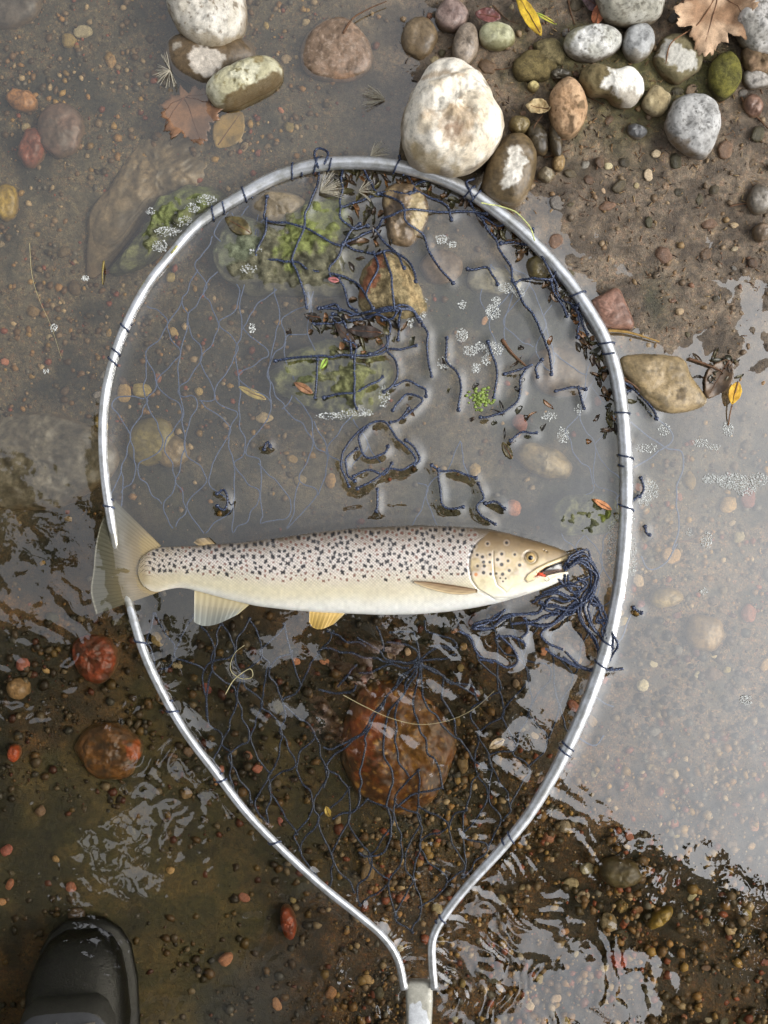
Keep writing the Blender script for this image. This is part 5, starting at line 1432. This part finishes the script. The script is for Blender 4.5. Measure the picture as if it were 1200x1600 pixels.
leaf('dark wet leaf with a pale rim at the net bundle', 488, 494, 13, 80, OVAL, (46,38,28), (26,22,18), .006, .3, seed=16, wid=1.2, rough=.4)
leaf('long black rotten leaf under the net bundle', 570, 518, 28, 85, OVAL, (58,42,32), (30,24,20), .008, .2, seed=17, wid=.9, rough=.4)
leaf('brown black rotten leaf beside the long black one', 540, 524, 26, 40, OVAL, (64,48,34), (36,28,22), .007, .2, seed=18, wid=.8, rough=.4)
leaf('dark half curled leaf floating by the hollow stone', 372, 352, 24, 60, OVAL, (96,84,48), (60,52,32), .004, .3, seed=19, wid=1.4, rough=.4)
leaf('small pinkish petal on the wide algae slab', 521, 437, 9, 80, OVAL, (176,108,104), (140,80,80), .011, .2, seed=20, wid=1.3, rough=.4)
leaf('dark weed leaf poking up in the net near a foam strip', 793, 704, 15, 30, OVAL, (92,80,40), (52,46,26), .005, .3, seed=21, wid=1.1, rough=.4)
leaf('pale oval leaf under dark water by the net', 776, 1162, 14, 120, OVAL, (196,176,150), (166,146,120), -.02, .2, seed=22, wid=1.4, rough=.4)
leaf('yellow leaf scrap deep among net cords', 512, 1268, 9, 20, OVAL, (210,180,90), (180,150,70), -.05, .3, seed=23, wid=1.5, rough=.4)

M_TWIG = mat_plain('twig_bark', L(96, 68, 46), rough=.75, scale=500, amp=.4)
def twig(label, pts, r=.0011, rel=True, name='twig', mat=None, cat='twig'):
    q = crom(np.asarray(pts, float), 3.0)
    if q.shape[1] == 2:
        zb_ = np.maximum(bed_m((q[:, 0] - 600) * S, (800 - q[:, 1]) * S), 0)
        zz = np.maximum(zb_[0], zb_[-1]) * 0 + zb_ + r * 1.5
        q = np.column_stack([q, zz])
    w_ = np.array([P(*a) for a in q])
    n_ = len(w_); rr = r * (1 - .55 * np.linspace(0, 1, n_)) * (1 + .25 * (vnoise(np.arange(n_) / 2.0, np.zeros(n_) + r * 1e5) - .5))
    mb = MB(); mb.tube(w_, rr, sides=7)
    o = mb.build(name, mat or M_TWIG, None, tuple(w_[0]))
    tag(o, label, cat); return o
twig('reddish twig lying over damp mud by the dull grey pebble', [(1140,322),(1165,318),(1200,318)], .0010)
twig('dark bent twig below the reddish brown pebble', [(1158,152),(1170,172),(1186,186),(1204,205)], .0014)
twig('straight reed stem resting between sandstone piece and slab', [(950,516,.008),(985,520,.009),(1030,534,.006)], .0018, mat=mat_plain('reed', L(150, 118, 60), rough=.6, scale=400))
twig('dark twig slanting in the net near foam dots', [(784,530,.002),(800,552,.003),(822,572,.002)], .0022)
twig('brown twig under shallow water by the oval foam patch', [(1058,846,-.012),(1075,845,-.012),(1098,836,-.012)], .0014)
twig('thin root running over mud toward the boulder', [(760,109),(785,108),(803,104)], .0007)
twig('red brown twig at the foot of the egg stone', [(870,214,.016),(880,218,.017),(898,214,.016)], .0008)
twig('short pine needle on mud near the pear stone', [(920,152),(932,158),(944,165)], .0006)
twig('pair of black stems by the hollow pebbles', [(828,222,.014),(836,196,.018),(848,180,.02)], .0008)
twig('dead brown stem lying among stones under litter', [(850,246),(868,242),(890,234)], .0009)
twig('curved dark stem in the litter above the pink brown stone', [(536,52,.006),(552,28,.008),(580,12,.008),(604,2,.008)], .0012)
twig('thin brown stalk standing out of the grey shallows', [(162,408,.0),(160,425,.006),(160,444,.002)], .0013, mat=mat_plain('stalk_olive', L(128, 112, 60), rough=.6, scale=400))
twig('fine red needle across open mud', [(905,305),(915,312),(928,315)], .0005)
twig('pale grass stem beside the green moss', [(770,8),(792,30),(812,38)], .0006)
twig('thin black twig between moss and grey block', [(888,0),(892,20),(898,38)], .0012)
twig('crooked twig hooked over the net near the slab', [(968,590,.006),(985,598,.010),(1000,610,.008)], .0016)
twig('brown plant stem ending in mud beside the slab', [(1076,560,.004),(1100,568,.005),(1128,580,.006)], .0018)
M_HAIR = mat_plain('seed_hair', L(176, 168, 148), rough=.7, scale=500)
def tuft(label, px, py, z, r, a0, a1, n_, seed):
    r_ = random.Random(seed); mb = MB(); c = np.array(P(px, py, z))
    for k in range(n_):
        a_ = math.radians(r_.uniform(a0, a1)); l_ = r * S * r_.uniform(.55, 1)
        e_ = c + np.array([math.cos(a_) * l_, -math.sin(a_) * l_, r_.uniform(-.001, .004)])
        mid = (c + e_) / 2 + np.array([0, 0, .0015])
        mb.tube(crom(np.array([c, mid, e_]), .002), np.array([.0002]).repeat(len(crom(np.array([c, mid, e_]), .002))), sides=4)
    tag(mb.build('seed_tuft', M_HAIR, None, tuple(c)), label, 'seed tuft')
tuft('white feathery seed tuft floating between pinkish stone and boulder', 602, 156, .002, 38, 150, 235, 42, 1)
tuft('pale seed fluff stuck to the flat wet brown stone', 266, 110, .006, 30, 60, 260, 34, 2)
tuft('straw coloured tuft caught under the hoop top', 500, 300, .008, 40, -80, 20, 36, 3)
tuft('whitish tuft just outside the hoop by the boulder', 578, 246, .010, 34, -75, 0, 36, 4)
tuft('splayed dry moss tuft inside the hoop top', 560, 300, .006, 26, -60, 40, 16, 5)
M_LINE = mat_plain('nylon_line', L(170, 158, 120), rough=.3, flat=True)
twig('curved nylon fishing line lying over dark water', [(536,1086,.001),(570,1104,.001),(610,1122,.001),(655,1132,.001),(700,1126,.001),(740,1108,.001),(772,1080,.001)], .00035, name='fishing_line', mat=M_LINE, cat='fishing line')
twig('pale looped stem floating beside the anal fin', [(352,1085,.001),(366,1062,.002),(390,1045,.002),(394,1058,.002),(376,1060,.002),(360,1046,.002),(366,1022,.002),(382,1008,.002)], .0005, name='looped_stem', mat=mat_plain('straw', L(176, 166, 124), rough=.5, scale=400), cat='stem')
twig('fine pale thread trailing through grey shallows', [(46,380,.001),(50,430,.001),(62,470,.001),(80,510,.001),(96,560,.001)], .00030, name='thread', mat=M_LINE, cat='thread')

# rotten leaf scraps under the net bundle; along the hoop they imitate shade
mb = MB()
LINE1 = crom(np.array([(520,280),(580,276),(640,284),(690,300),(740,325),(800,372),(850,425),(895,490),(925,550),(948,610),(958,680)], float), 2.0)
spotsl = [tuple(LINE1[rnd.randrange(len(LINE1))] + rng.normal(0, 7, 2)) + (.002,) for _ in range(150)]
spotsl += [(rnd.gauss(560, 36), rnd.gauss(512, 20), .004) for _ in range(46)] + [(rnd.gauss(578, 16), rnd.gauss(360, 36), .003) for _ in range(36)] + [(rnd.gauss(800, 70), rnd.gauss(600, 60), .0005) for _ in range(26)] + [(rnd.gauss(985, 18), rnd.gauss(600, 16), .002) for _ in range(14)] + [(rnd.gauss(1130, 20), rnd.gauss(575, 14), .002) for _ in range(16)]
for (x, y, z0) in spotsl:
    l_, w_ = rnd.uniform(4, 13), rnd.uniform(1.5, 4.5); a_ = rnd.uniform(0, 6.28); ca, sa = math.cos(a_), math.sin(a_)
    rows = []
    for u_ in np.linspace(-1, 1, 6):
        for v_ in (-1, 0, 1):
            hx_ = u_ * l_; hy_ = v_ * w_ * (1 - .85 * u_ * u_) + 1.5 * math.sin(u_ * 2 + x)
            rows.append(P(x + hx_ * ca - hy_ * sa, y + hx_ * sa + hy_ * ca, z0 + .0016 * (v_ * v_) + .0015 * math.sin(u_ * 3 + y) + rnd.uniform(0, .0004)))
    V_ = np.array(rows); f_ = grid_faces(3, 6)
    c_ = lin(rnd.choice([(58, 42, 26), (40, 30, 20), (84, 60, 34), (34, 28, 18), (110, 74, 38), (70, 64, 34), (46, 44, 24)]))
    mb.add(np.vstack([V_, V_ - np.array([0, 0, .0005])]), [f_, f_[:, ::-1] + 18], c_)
o = mb.build('litter_and_hoop_shade', M_LEAFW)
tag(o, 'dark rotten leaf scraps in the net, imitating shade inside the hoop', 'leaf litter', None, 'stuff')

# litter crumbs on the bank: too many to count
mb = MB()
for k in range(1700):
    x, y = rnd.uniform(600, 1200), rnd.uniform(0, 560)
    if in_hoop(x, y) or rnd.random() > (1.0 if y < 320 else .45): continue
    zq = float(bed_m(np.array([(x - 600) * S]), np.array([(800 - y) * S]))[0])
    if zq < -.003: continue
    a_ = rnd.uniform(0, 6.28); l_ = rnd.uniform(3, 11) * S
    c = np.array(P(x, y, zq + .0008)); d_ = np.array([math.cos(a_), math.sin(a_), rnd.uniform(-.15, .3)]) * l_
    mb.tube(np.array([c - d_ / 2, c + d_ / 2 * rnd.uniform(.6, 1)]), rnd.uniform(.0002, .0007), sides=4, col=lin(rnd.choice([(70,52,38),(104,74,50),(134,104,70),(58,46,36),(150,126,88)])))
o = mb.build('leaf_litter', M_GRAVEL)
tag(o, 'crumbs of bark, needles and rotten leaf on wet mud', 'leaf litter', None, 'stuff')

# ------------------------------------------------------------------ water
ws = 0.0029
wx_ = axis_grid(-0.50, 0.50, ws, 60, 1.25); wy_ = axis_grid(-0.66, 0.66, ws, 60, 1.25)
ux = np.arange(-0.50, 0.50 + ws * .5, ws); uy = np.arange(-0.66, 0.66 + ws * .5, ws)
nxu, nyu = len(ux), len(uy)
mark = np.zeros((nyu, nxu))
def splat(pts, wgt):
    ii = np.round((pts[:, 1] + .66) / ws).astype(int); jj = np.round((pts[:, 0] + .50) / ws).astype(int)
    ok = (ii >= 0) & (ii < nyu) & (jj >= 0) & (jj < nxu)
    np.maximum.at(mark, (ii[ok], jj[ok]), wgt)
for wv in CORD_SURF:
    near = wv[np.abs(wv[:, 2] - .003) < .0045]
    if len(near): splat(near, 1.0)
fy_, fx_ = np.fft.fftfreq(nyu, ws), np.fft.fftfreq(nxu, ws)
def blur(a, sig):
    g_ = np.exp(-2 * (math.pi * sig) ** 2 * (fy_[:, None] ** 2 + fx_[None, :] ** 2))
    return np.real(np.fft.ifft2(np.fft.fft2(a) * g_))
UX, UY = np.meshgrid(ux, uy); UPX = 600 + UX / S; UPY = 800 - UY / S
men = blur(mark, .0036)
hgt = .0010 * np.clip(men / .25, 0, 1.6) * (1 - .6 * smooth(960, 1050, UPY))
# trough lines along the trout's back
tbk = np.interp(UPX, fx, Tt); dback = tbk - UPY
alongs = smooth(300, 420, UPX) * (1 - smooth(850, 900, UPX))
hgt += alongs * np.where(dback > -6, (.0010 * np.exp(-np.abs(dback) / 9) + .00012 * np.cos(dback / 3.0) * np.exp(-np.abs(dback) / 26)), 0)
# a collar of raised water along the tube
hm = np.zeros((nyu, nxu)); mark = hm; splat(hpts, 1.0)
hgt += .0016 * np.clip(blur(hm, .008) / .10, 0, 1.4) * smooth(.2, .6, fbm(UPX / 30, UPY / 30, None, 4, 3) + .15)
# moving water: ripples grow toward the deep side, rings by tail, yoke and boot
act = np.clip(.05 + .95 * smooth(940, 1120, UPY) * (1 - .90 * smooth(700, 900, UPX)) + .8 * np.exp(-((UPX - 90) / 170.0) ** 2 - ((UPY - 880) / 130.0) ** 2), 0, 1)
def ridged(x, y, sd): return np.abs(fbm(x, y, None, sd, 3) - .5) * 2
rot = math.radians(-35)
rx = UPX * math.cos(rot) - UPY * math.sin(rot); ry = UPX * math.sin(rot) + UPY * math.cos(rot)
rip = .0030 * (fbm(rx / 130, ry / 60, None, 61, 3) - .5) + .0011 * (fbm(rx / 44, ry / 20, None, 62, 3) - .5) + .00028 * (fbm(rx / 22, ry / 10, None, 64, 2) - .5)
def rings(cx, cy, lam, amp, dec, sd):
    d_ = np.hypot(UPX - cx, UPY - cy) + 90 * (fbm(UPX / 70, UPY / 70, None, sd, 3) - .5)
    return amp * np.cos(2 * np.pi * d_ / lam) * np.exp(-d_ / dec)
hgt += act * rip * (.55 + .45 * smooth(330, 480, UPX))
hgt += rings(655, 1570, 24, .00085, 120, 1) * (.15 + 1.7 * smooth(.35, .7, fbm(UPX / 38, UPY / 38, None, 88, 3))) + rings(110, 1560, 26, .0004, 110, 2) * smooth(.35, .65, fbm(UPX / 45, UPY / 45, None, 92, 3)) + rings(60, 1010, 30, .0006, 160, 3) * act * smooth(.42, .66, fbm(UPX / 55, UPY / 38, None, 93, 3))
hgt += .00016 * (fbm(UPX / 60, UPY / 60, None, 71, 3) - .5)
# hold the edges flat so the fine patch meets the coarse sheet
edge = smooth(-.50, -.46, UX) * (1 - smooth(.46, .50, UX)) * smooth(-.66, -.62, UY) * (1 - smooth(.62, .66, UY))
hgt *= edge
WX, WY = np.meshgrid(wx_, wy_)
WZ = np.zeros_like(WX)
i0 = int(np.argmin(np.abs(wy_ + .66))); j0 = int(np.argmin(np.abs(wx_ + .50)))
WZ[i0:i0 + nyu, j0:j0 + nxu] = hgt
m = bpy.data.materials.new('stream_water'); m.use_nodes = True
t = m.node_tree; t.nodes.remove(t.nodes['Principled BSDF'])
out = t.nodes['Material Output']
tr = nd(t, 'ShaderNodeBsdfTransparent'); tr.inputs['Color'].default_value = (.93, .90, .82, 1)
gl = nd(t, 'ShaderNodeBsdfGlossy', Roughness=.015); gl.inputs['Color'].default_value = (1, 1, 1, 1)
lw = nd(t, 'ShaderNodeLayerWeight', Blend=.5)
pw = nd(t, 'ShaderNodeMath'); pw.operation = 'POWER'; pw.inputs[1].default_value = 5
ml = nd(t, 'ShaderNodeMath'); ml.operation = 'MULTIPLY_ADD'; F0 = .14
ml.inputs[1].default_value = 1 - F0; ml.inputs[2].default_value = F0
mxs = nd(t, 'ShaderNodeMixShader')
tcn = t.nodes.new('ShaderNodeTexCoord')
n1_ = nd(t, 'ShaderNodeTexNoise', Scale=26, Detail=3, Roughness=.5); t.links.new(tcn.outputs['Object'], n1_.inputs['Vector'])
bp = nd(t, 'ShaderNodeBump', Strength=.10, Distance=.003); t.links.new(n1_.outputs['Fac'], bp.inputs['Height'])
t.links.new(bp.outputs['Normal'], gl.inputs['Normal']); t.links.new(bp.outputs['Normal'], lw.inputs['Normal'])
t.links.new(lw.outputs['Facing'], pw.inputs[0]); t.links.new(pw.outputs[0], ml.inputs[0]); t.links.new(ml.outputs[0], mxs.inputs['Fac'])
t.links.new(tr.outputs[0], mxs.inputs[1]); t.links.new(gl.outputs[0], mxs.inputs[2]); t.links.new(mxs.outputs[0], out.inputs['Surface'])
water = mesh_obj('water', np.stack([WX, WY, WZ], -1).reshape(-1, 3), grid_faces(len(wx_), len(wy_)), m)
tag(water, 'clear brown stream water reflecting cloud, tree and angler', None, None, 'structure')

# ------------------------------------------------------------------ the angler, seen as a boot and as a dark reflection
def skin(name, verts, edges, radii, mat, sub=2, root=0):
    me = bpy.data.meshes.new(name)
    me.from_pydata(verts, edges, []); me.update()
    o = bpy.data.objects.new(name, me); COL.objects.link(o)
    md = o.modifiers.new('skin', 'SKIN'); md.use_smooth_shade = True
    if not me.skin_vertices: pass
    for k, r in enumerate(radii):
        sv = me.skin_vertices[0].data[k]
        sv.radius = r if isinstance(r, tuple) else (r, r)
        sv.use_root = (k == root)
    ss = o.modifiers.new('sub', 'SUBSURF'); ss.levels = sub; ss.render_levels = sub
    me.materials.append(mat)
    return o
person = empty('person', (-.12, -.85, -.10))
tag(person, 'angler in dark waders and black wading boots holding a phone', 'person')
M_WADER = mat_plain('wader_cloth', L(74, 76, 70), rough=.8, scale=300, amp=.2)
M_JACK = mat_plain('jacket_cloth', L(56, 62, 52), rough=.85, scale=300, amp=.2)
M_SKIN = mat_plain('skin', L(196, 150, 124), rough=.5, scale=300, amp=.1)
V = [(-.06,-.86,.86),(-.06,-.84,1.02),(-.06,-.76,1.22),(-.05,-.66,1.38),                        # pelvis, waist, chest, collar
     (-.16,-.85,.80),(-.26,-.74,.42),(-.345,-.72,.02),                                        # left leg
     (.04,-.87,.80),(.10,-.90,.40),(.14,-.95,.0)]                                            # right leg
o = skin('waders', V[:2] + V[4:], [(0,1),(0,2),(2,3),(3,4),(0,5),(5,6),(6,7)], [(.17,.12),(.18,.12),.10,.072,.062,.10,.074,.062], M_WADER); child_of(o, person)
V = [(-.06,-.84,1.00),(-.06,-.72,1.20),(-.05,-.58,1.37),(-.055,-.47,1.45),
     (-.25,-.55,1.35),(-.40,-.30,1.20),(-.125,-.13,1.262),(.15,-.55,1.35),(.30,-.30,1.20),(.125,-.13,1.262)]
o = skin('jacket', V, [(0,1),(1,2),(2,3),(2,4),(4,5),(5,6),(2,7),(7,8),(8,9)], [(.18,.125),(.185,.12),(.13,.09),.055,.075,.055,.036,.075,.055,.036], M_JACK); child_of(o, person)
# head with face, cap
NH, MH = 40, 28
HV = []
hcn = np.array((-.06, -.36, 1.54))
fwd = np.array((0.04, .62, -.78)); fwd /= np.linalg.norm(fwd); upv = np.array((0, .78, .62)); upv -= fwd * upv.dot(fwd); upv /= np.linalg.norm(upv); sd_ = np.cross(fwd, upv)
for a in np.linspace(0, math.pi, MH):
    for q in np.linspace(0, 2 * math.pi, NH, endpoint=False):
        x = math.sin(a) * math.cos(q); y = math.sin(a) * math.sin(q); z = math.cos(a)    # y forward, z up
        w_ = .076 * (1 - .22 * max(0, -z)); dpt = .098; hg = .118
        px_, py_, pz_ = x * w_, y * dpt, z * hg
        if y > 0:
            py_ += .026 * math.exp(-(x / .16) ** 2 - ((z + .12) / .16) ** 2)                # nose
            py_ -= .010 * (math.exp(-((x - .38) / .16) ** 2 - ((z - .05) / .12) ** 2) + math.exp(-((x + .38) / .16) ** 2 - ((z - .05) / .12) ** 2))
            py_ += .006 * math.exp(-(x / .3) ** 2 - ((z + .48) / .08) ** 2) + .010 * math.exp(-(x / .3) ** 2 - ((z + .78) / .14) ** 2)
        HV.append(hcn + sd_ * px_ + fwd * py_ + upv * pz_)
i = np.arange(MH - 1)[:, None] * NH; j = np.arange(NH)[None, :]; j2 = (j + 1) % NH
o = mesh_obj('head', np.array(HV), np.stack([i + j, i + j2, i + NH + j2, i + NH + j], -1).reshape(-1, 4), M_SKIN); child_of(o, person)
o = skin('neck', [tuple(hcn - upv * .07 - fwd * .02), (-.055, -.47, 1.45)], [(0, 1)], [.055, .06], M_SKIN); child_of(o, person)
CV = []; CF = []
for k, a in enumerate(np.linspace(0.02, math.pi * .53, 12)):
    for q in np.linspace(0, 2 * math.pi, NH, endpoint=False):
        CV.append(hcn + sd_ * .086 * math.sin(a) * math.cos(q) + fwd * .108 * math.sin(a) * math.sin(q) + upv * .128 * math.cos(a))
i = np.arange(11)[:, None] * NH
o = mesh_obj('cap', np.array(CV), np.stack([i + j, i + j2, i + NH + j2, i + NH + j], -1).reshape(-1, 4), M_JACK); child_of(o, person)
BRV = []
for lay in (0, .004):
    for k in range(6):
        for q in np.linspace(-1, 1, 17):
            BRV.append(hcn + sd_ * q * .078 + fwd * (.085 * math.sqrt(max(0, 1 - q * q * .8)) + k * .014 * math.sqrt(max(0, 1 - q * q * .7))) + upv * (.018 - .004 * k - .012 * q * q + lay))
f1 = grid_faces(17, 6)
o = mesh_obj('cap_brim', np.array(BRV), np.vstack([f1, f1[:, ::-1] + 102]), M_JACK); child_of(o, person)
# hands with fingers round the phone
for sg in (-1, 1):
    V = [(sg*.128,-.135,1.262),(sg*.098,-.085,1.270),(sg*.078,-.05,1.278)]
    E = [(0,1),(1,2)]; R_ = [.026,(.034,.02),(.032,.016)]
    for k in range(4):
        by = -.078 + k * .022; ln = [.9, 1.05, 1.0, .85][k]
        n0 = len(V)
        V += [(sg*.078, by, 1.278), (sg*(.055), by + .006, 1.292), (sg*(.055 - .024*ln), by + .010, 1.290), (sg*(.055 - .044*ln), by + .012, 1.280)]
        E += [(2, n0), (n0, n0 + 1), (n0 + 1, n0 + 2), (n0 + 2, n0 + 3)]; R_ += [.009, .0085, .008, .007]
    n0 = len(V)
    V += [(sg*.088, -.105, 1.274), (sg*.060, -.118, 1.292), (sg*.036, -.110, 1.294)]
    E += [(1, n0), (n0, n0 + 1), (n0 + 1, n0 + 2)]; R_ += [.012, .0105, .009]
    o = skin('hand', V, E, R_, M_SKIN, 1); child_of(o, person)
phone = mesh_obj('phone', np.array([(x * .078 - .0, y * .038 - .060, 1.272 + z * .004) for z in (-1, 1) for x, y in ((-1, -.9), (-.95, -1), (.95, -1), (1, -.9), (1, .9), (.95, 1), (-.95, 1), (-1, .9))]),
    [tuple(range(8))[::-1], tuple(range(8, 16))] + [(k, (k + 1) % 8, 8 + (k + 1) % 8, 8 + k) for k in range(8)], mat_plain('phone_case', L(20, 20, 24), rough=.35, flat=True), smooth_sh=False)
tag(phone, 'black phone held level by the angler over the water', 'phone')
# boots: black rounded toe, grey padded upper with a mesh panel and stitching
M_BOOT = mat_plain('black_rubber', L(8, 8, 9), rough=.4, spec=.5, scale=500, amp=.3, scale2=90, amp2=.3, bump=.5, dist=.002)
M_UP = mat_plain('grey_nubuck', L(58, 58, 58), rough=.85, scale=900, amp=.25, scale2=120, amp2=.15)
M_MESH = mat_plain('boot_mesh', L(120, 112, 98), rough=.8, scale=900, amp=.7)
def boot(ox, oy, oz, yaw, detail):
    """toe points +y; o* = ground under the toe tip"""
    ca, sa = math.cos(yaw), math.sin(yaw)
    def W(x, y, z): return (ox + x * ca - y * sa, oy + x * sa + y * ca, oz + z)
    root = empty('boot', W(0, 0, 0))
    def sect(prof, n=28, zlift=0):
        V = []; 
        for (y, hw, zb_, zt_, cx) in prof:
            for q in np.linspace(0, 2 * math.pi, n, endpoint=False):
                c, s_ = math.cos(q), math.sin(q)
                V.append(W(cx + hw * math.copysign(abs(c) ** .7, c), y, (zb_ + zt_) / 2 + (zt_ - zb_) / 2 * math.copysign(abs(s_) ** .75, s_)))
        k = len(prof); F = []
        for a in range(k - 1):
            for q in range(n):
                F.append((a * n + q, (a + 1) * n + q, (a + 1) * n + (q + 1) % n, a * n + (q + 1) % n))
        F += [tuple(range(n)), tuple(range((k - 1) * n, k * n))[::-1]]
        return np.array(V), F
    V, F = sect([(-.004,.022,.012,.040,.006),(-.012,.036,.006,.052,.005),(-.03,.048,.004,.064,.004),(-.06,.057,.004,.074,.0),(-.10,.059,.004,.082,0),(-.15,.052,.004,.09,0),(-.22,.045,.004,.10,0),(-.29,.042,.004,.10,0),(-.315,.034,.008,.09,0)])
    child_of(mesh_obj('toe_box', V, F, M_BOOT), root)
    V, F = sect([(.004,.024,0,.016,.006),(-.010,.042,-.004,.018,.005),(-.03,.054,-.006,.018,.004),(-.07,.063,-.006,.018,0),(-.12,.062,-.006,.018,0),(-.18,.053,-.006,.018,0),(-.25,.050,-.006,.018,0),(-.31,.046,-.006,.018,0),(-.324,.036,-.004,.016,0)])
    child_of(mesh_obj('sole', V, F, M_BOOT), root)
    V, F = sect([(-.058,.036,.066,.092,0),(-.066,.046,.060,.108,0),(-.085,.053,.05,.126,0),(-.14,.054,.05,.16,0),(-.19,.056,.05,.20,0),(-.25,.056,.05,.23,0),(-.30,.05,.05,.23,0),(-.315,.042,.06,.22,0)])
    child_of(mesh_obj('upper', V, F, M_UP), root)
    V, F = sect([(-.074,.010,.104,.119,.028),(-.088,.016,.114,.131,.027),(-.135,.017,.142,.1625,.026),(-.17,.015,.17,.189,.026)], 16)
    child_of(mesh_obj('mesh_panel', V, F, M_MESH), root)
    mb = MB()
    for (xa, xb) in ((-.002, .002),):
        for k in range(16):
            y = -.070 - k * .006; z = .1135 + (k * .006) * .80 + .0015
            mb.tube(np.array([W(xa, y, z), W(xa, y - .0035, z + .003)]), .0007, sides=5)
    child_of(mb.build('stitching', M_MESH), root)
    return root
bl_ = boot(P(112, 1460, -.06)[0], P(112, 1460, -.06)[1], -.105, math.radians(4), True)
br_ = boot(.14, -.68, -.125, math.radians(-14), False)
for q in (bl_, br_): child_of(q, person)

# ------------------------------------------------------------------ the tree that overhangs the stream
tree = empty('overhanging_tree', (-2.6, -6.2, float(bed_m(np.array([-2.6]), np.array([-6.2]))[0])))
tag(tree, 'leafy maple tree leaning over the stream, mirrored dark in the water', 'tree')
tz = tree.location.z
M_BARK = mat_plain('bark', L(84, 70, 56), rough=.9, scale=40, amp=.4, scale2=9, amp2=.3, bump=.8, dist=.02)
m, t, b = mat_new('tree_leaves')
a = t.nodes.new('ShaderNodeVertexColor'); a.layer_name = 'Col'; t.links.new(a.outputs['Color'], b.inputs['Base Color']); b.inputs['Roughness'].default_value = .5
M_TLEAF = m
mb = MB()
trunk = crom([(-2.6,-6.2,tz-.2),(-2.55,-6.0,tz+1.2),(-2.3,-5.4,tz+2.6),(-2.0,-4.6,tz+4.0),(-1.6,-3.6,tz+5.2)], .15)
mb.tube(trunk, np.linspace(.26, .09, len(trunk)), sides=14)
limbs = []
for k, (s0, tip) in enumerate([(.45,(-4.6,-3.0,5.0)),(.55,(.6,-4.2,5.6)),(.7,(-3.6,-1.6,6.0)),(.8,(1.6,-3.4,6.2)),(.9,(-.6,-1.9,6.4)),(1.0,(-2.4,-1.0,6.6)),(.6,(2.6,-4.8,6.0)),(.75,(-5.2,-1.6,6.2)),(1.0,(.6,-2.9,7.0)),(.35,(-.4,-7.4,5.4)),(.6,(-4.8,-6.6,6.2)),(.8,(-3.2,.0,6.4)),(.9,(-1.2,-.9,6.2)),(.95,(.2,-1.1,6.0)),(.85,(.9,-2.4,5.8)),(.7,(3.4,-4.0,6.4))]):
    p0 = trunk[min(int(s0 * (len(trunk) - 1)), len(trunk) - 1)]; p1 = np.array(tip)
    mid = (p0 + p1) / 2 + np.array([rnd.uniform(-.3, .3), rnd.uniform(-.3, .3), .45])
    c = crom(np.array([p0, mid, p1]), .12); limbs.append(c)
    mb.tube(c, np.linspace(.07, .018, len(c)), sides=8)
child_of(mb.build('trunk', M_BARK), tree)
# crown: leaf blades in clusters along the limbs, thinner toward the stream
LV, LC = [], []
cl = []
for c in limbs:
    for s_ in np.linspace(.3, 1, 11):
        q = c[int(s_ * (len(c) - 1))]
        for _ in range(3): cl.append(q + np.array([rnd.gauss(0, .42), rnd.gauss(0, .42), rnd.gauss(.1, .3)]))
EDX = [-5, -2.44, -2.03, -1.5, -1.22, -.61, -.35, .41, .55, 1.1, 1.7, 2.4, 4]; EDY = [.8, .32, -.2, -.75, -1.1, -1.1, -.7, -.68, -1.14, -1.83, -2.3, -2.55, -3.1]
for k in range(430):
    x_ = rnd.uniform(-4.2, 4.0); z_ = rnd.uniform(5.2, 6.6); kz = 7.25 / (1.25 + z_)
    y_ = np.interp(x_ * kz, EDX, EDY) / kz - (rnd.random() ** 1.6) * 3.6
    cl.append(np.array([x_, y_, z_]))
for q in cl:
    for _ in range(46):
        p = q + rng.normal(0, .24, 3)
        kz = 7.25 / (1.25 + p[2])
        ed = p[1] * kz - np.interp(p[0] * kz, [-5, -2.44, -2.03, -1.5, -1.22, -.61, -.35, .41, .55, 1.1, 1.7, 2.4, 4], [.8, .32, -.2, -.75, -1.1, -1.1, -.7, -.68, -1.14, -1.83, -2.3, -2.55, -3.1])      # the crown's edge over the stream
        if any(((p[0] * kz - gx_) / ga_) ** 2 + ((p[1] * kz - gy_) / gb_) ** 2 < 1 for gx_, gy_, ga_, gb_ in [(1.0, -3.1, .8, .45), (-1.37, -1.78, .22, .26), (-1.55, -2.05, .2, .3), (-1.72, -2.3, .2, .26), (-.15, -3.0, .75, .36), (-2.1, -.5, .4, .35)]) and p[2] > 2: continue
        if ed > rnd.gauss(0, .12) and p[2] > 2: continue
        sz_ = rnd.uniform(.055, .10)
        a_ = rnd.uniform(0, 6.28); d1 = np.array([math.cos(a_), math.sin(a_), rnd.uniform(-.4, .4)]); d1 /= np.linalg.norm(d1)
        nn_ = np.array([rnd.gauss(0, .45), rnd.gauss(0, .45), 1]); d2 = np.cross(nn_, d1); d2 /= np.linalg.norm(d2)
        LV.append([p - d1 * sz_, p + d2 * sz_ * .62 - d1 * .2 * sz_, p + d2 * sz_ * .3 + d1 * .5 * sz_, p + d1 * sz_, p - d2 * sz_ * .3 + d1 * .5 * sz_, p - d2 * sz_ * .62 - d1 * .2 * sz_])
        g_ = rnd.uniform(.6, 1.3); LC.append(np.array((.055, .085, .022)) * g_)
n = len(LV)
LVa = np.array(LV).reshape(-1, 3)
base_ = np.arange(n)[:, None] * 6
LF = np.concatenate([base_ + np.array([[0, 1, 2, 3]]), base_ + np.array([[0, 3, 4, 5]])], 0)
o = mesh_obj('crown', LVa, LF, M_TLEAF, None, np.repeat(np.array(LC), 6, 0), False)
child_of(o, tree)
print('leaves', n)
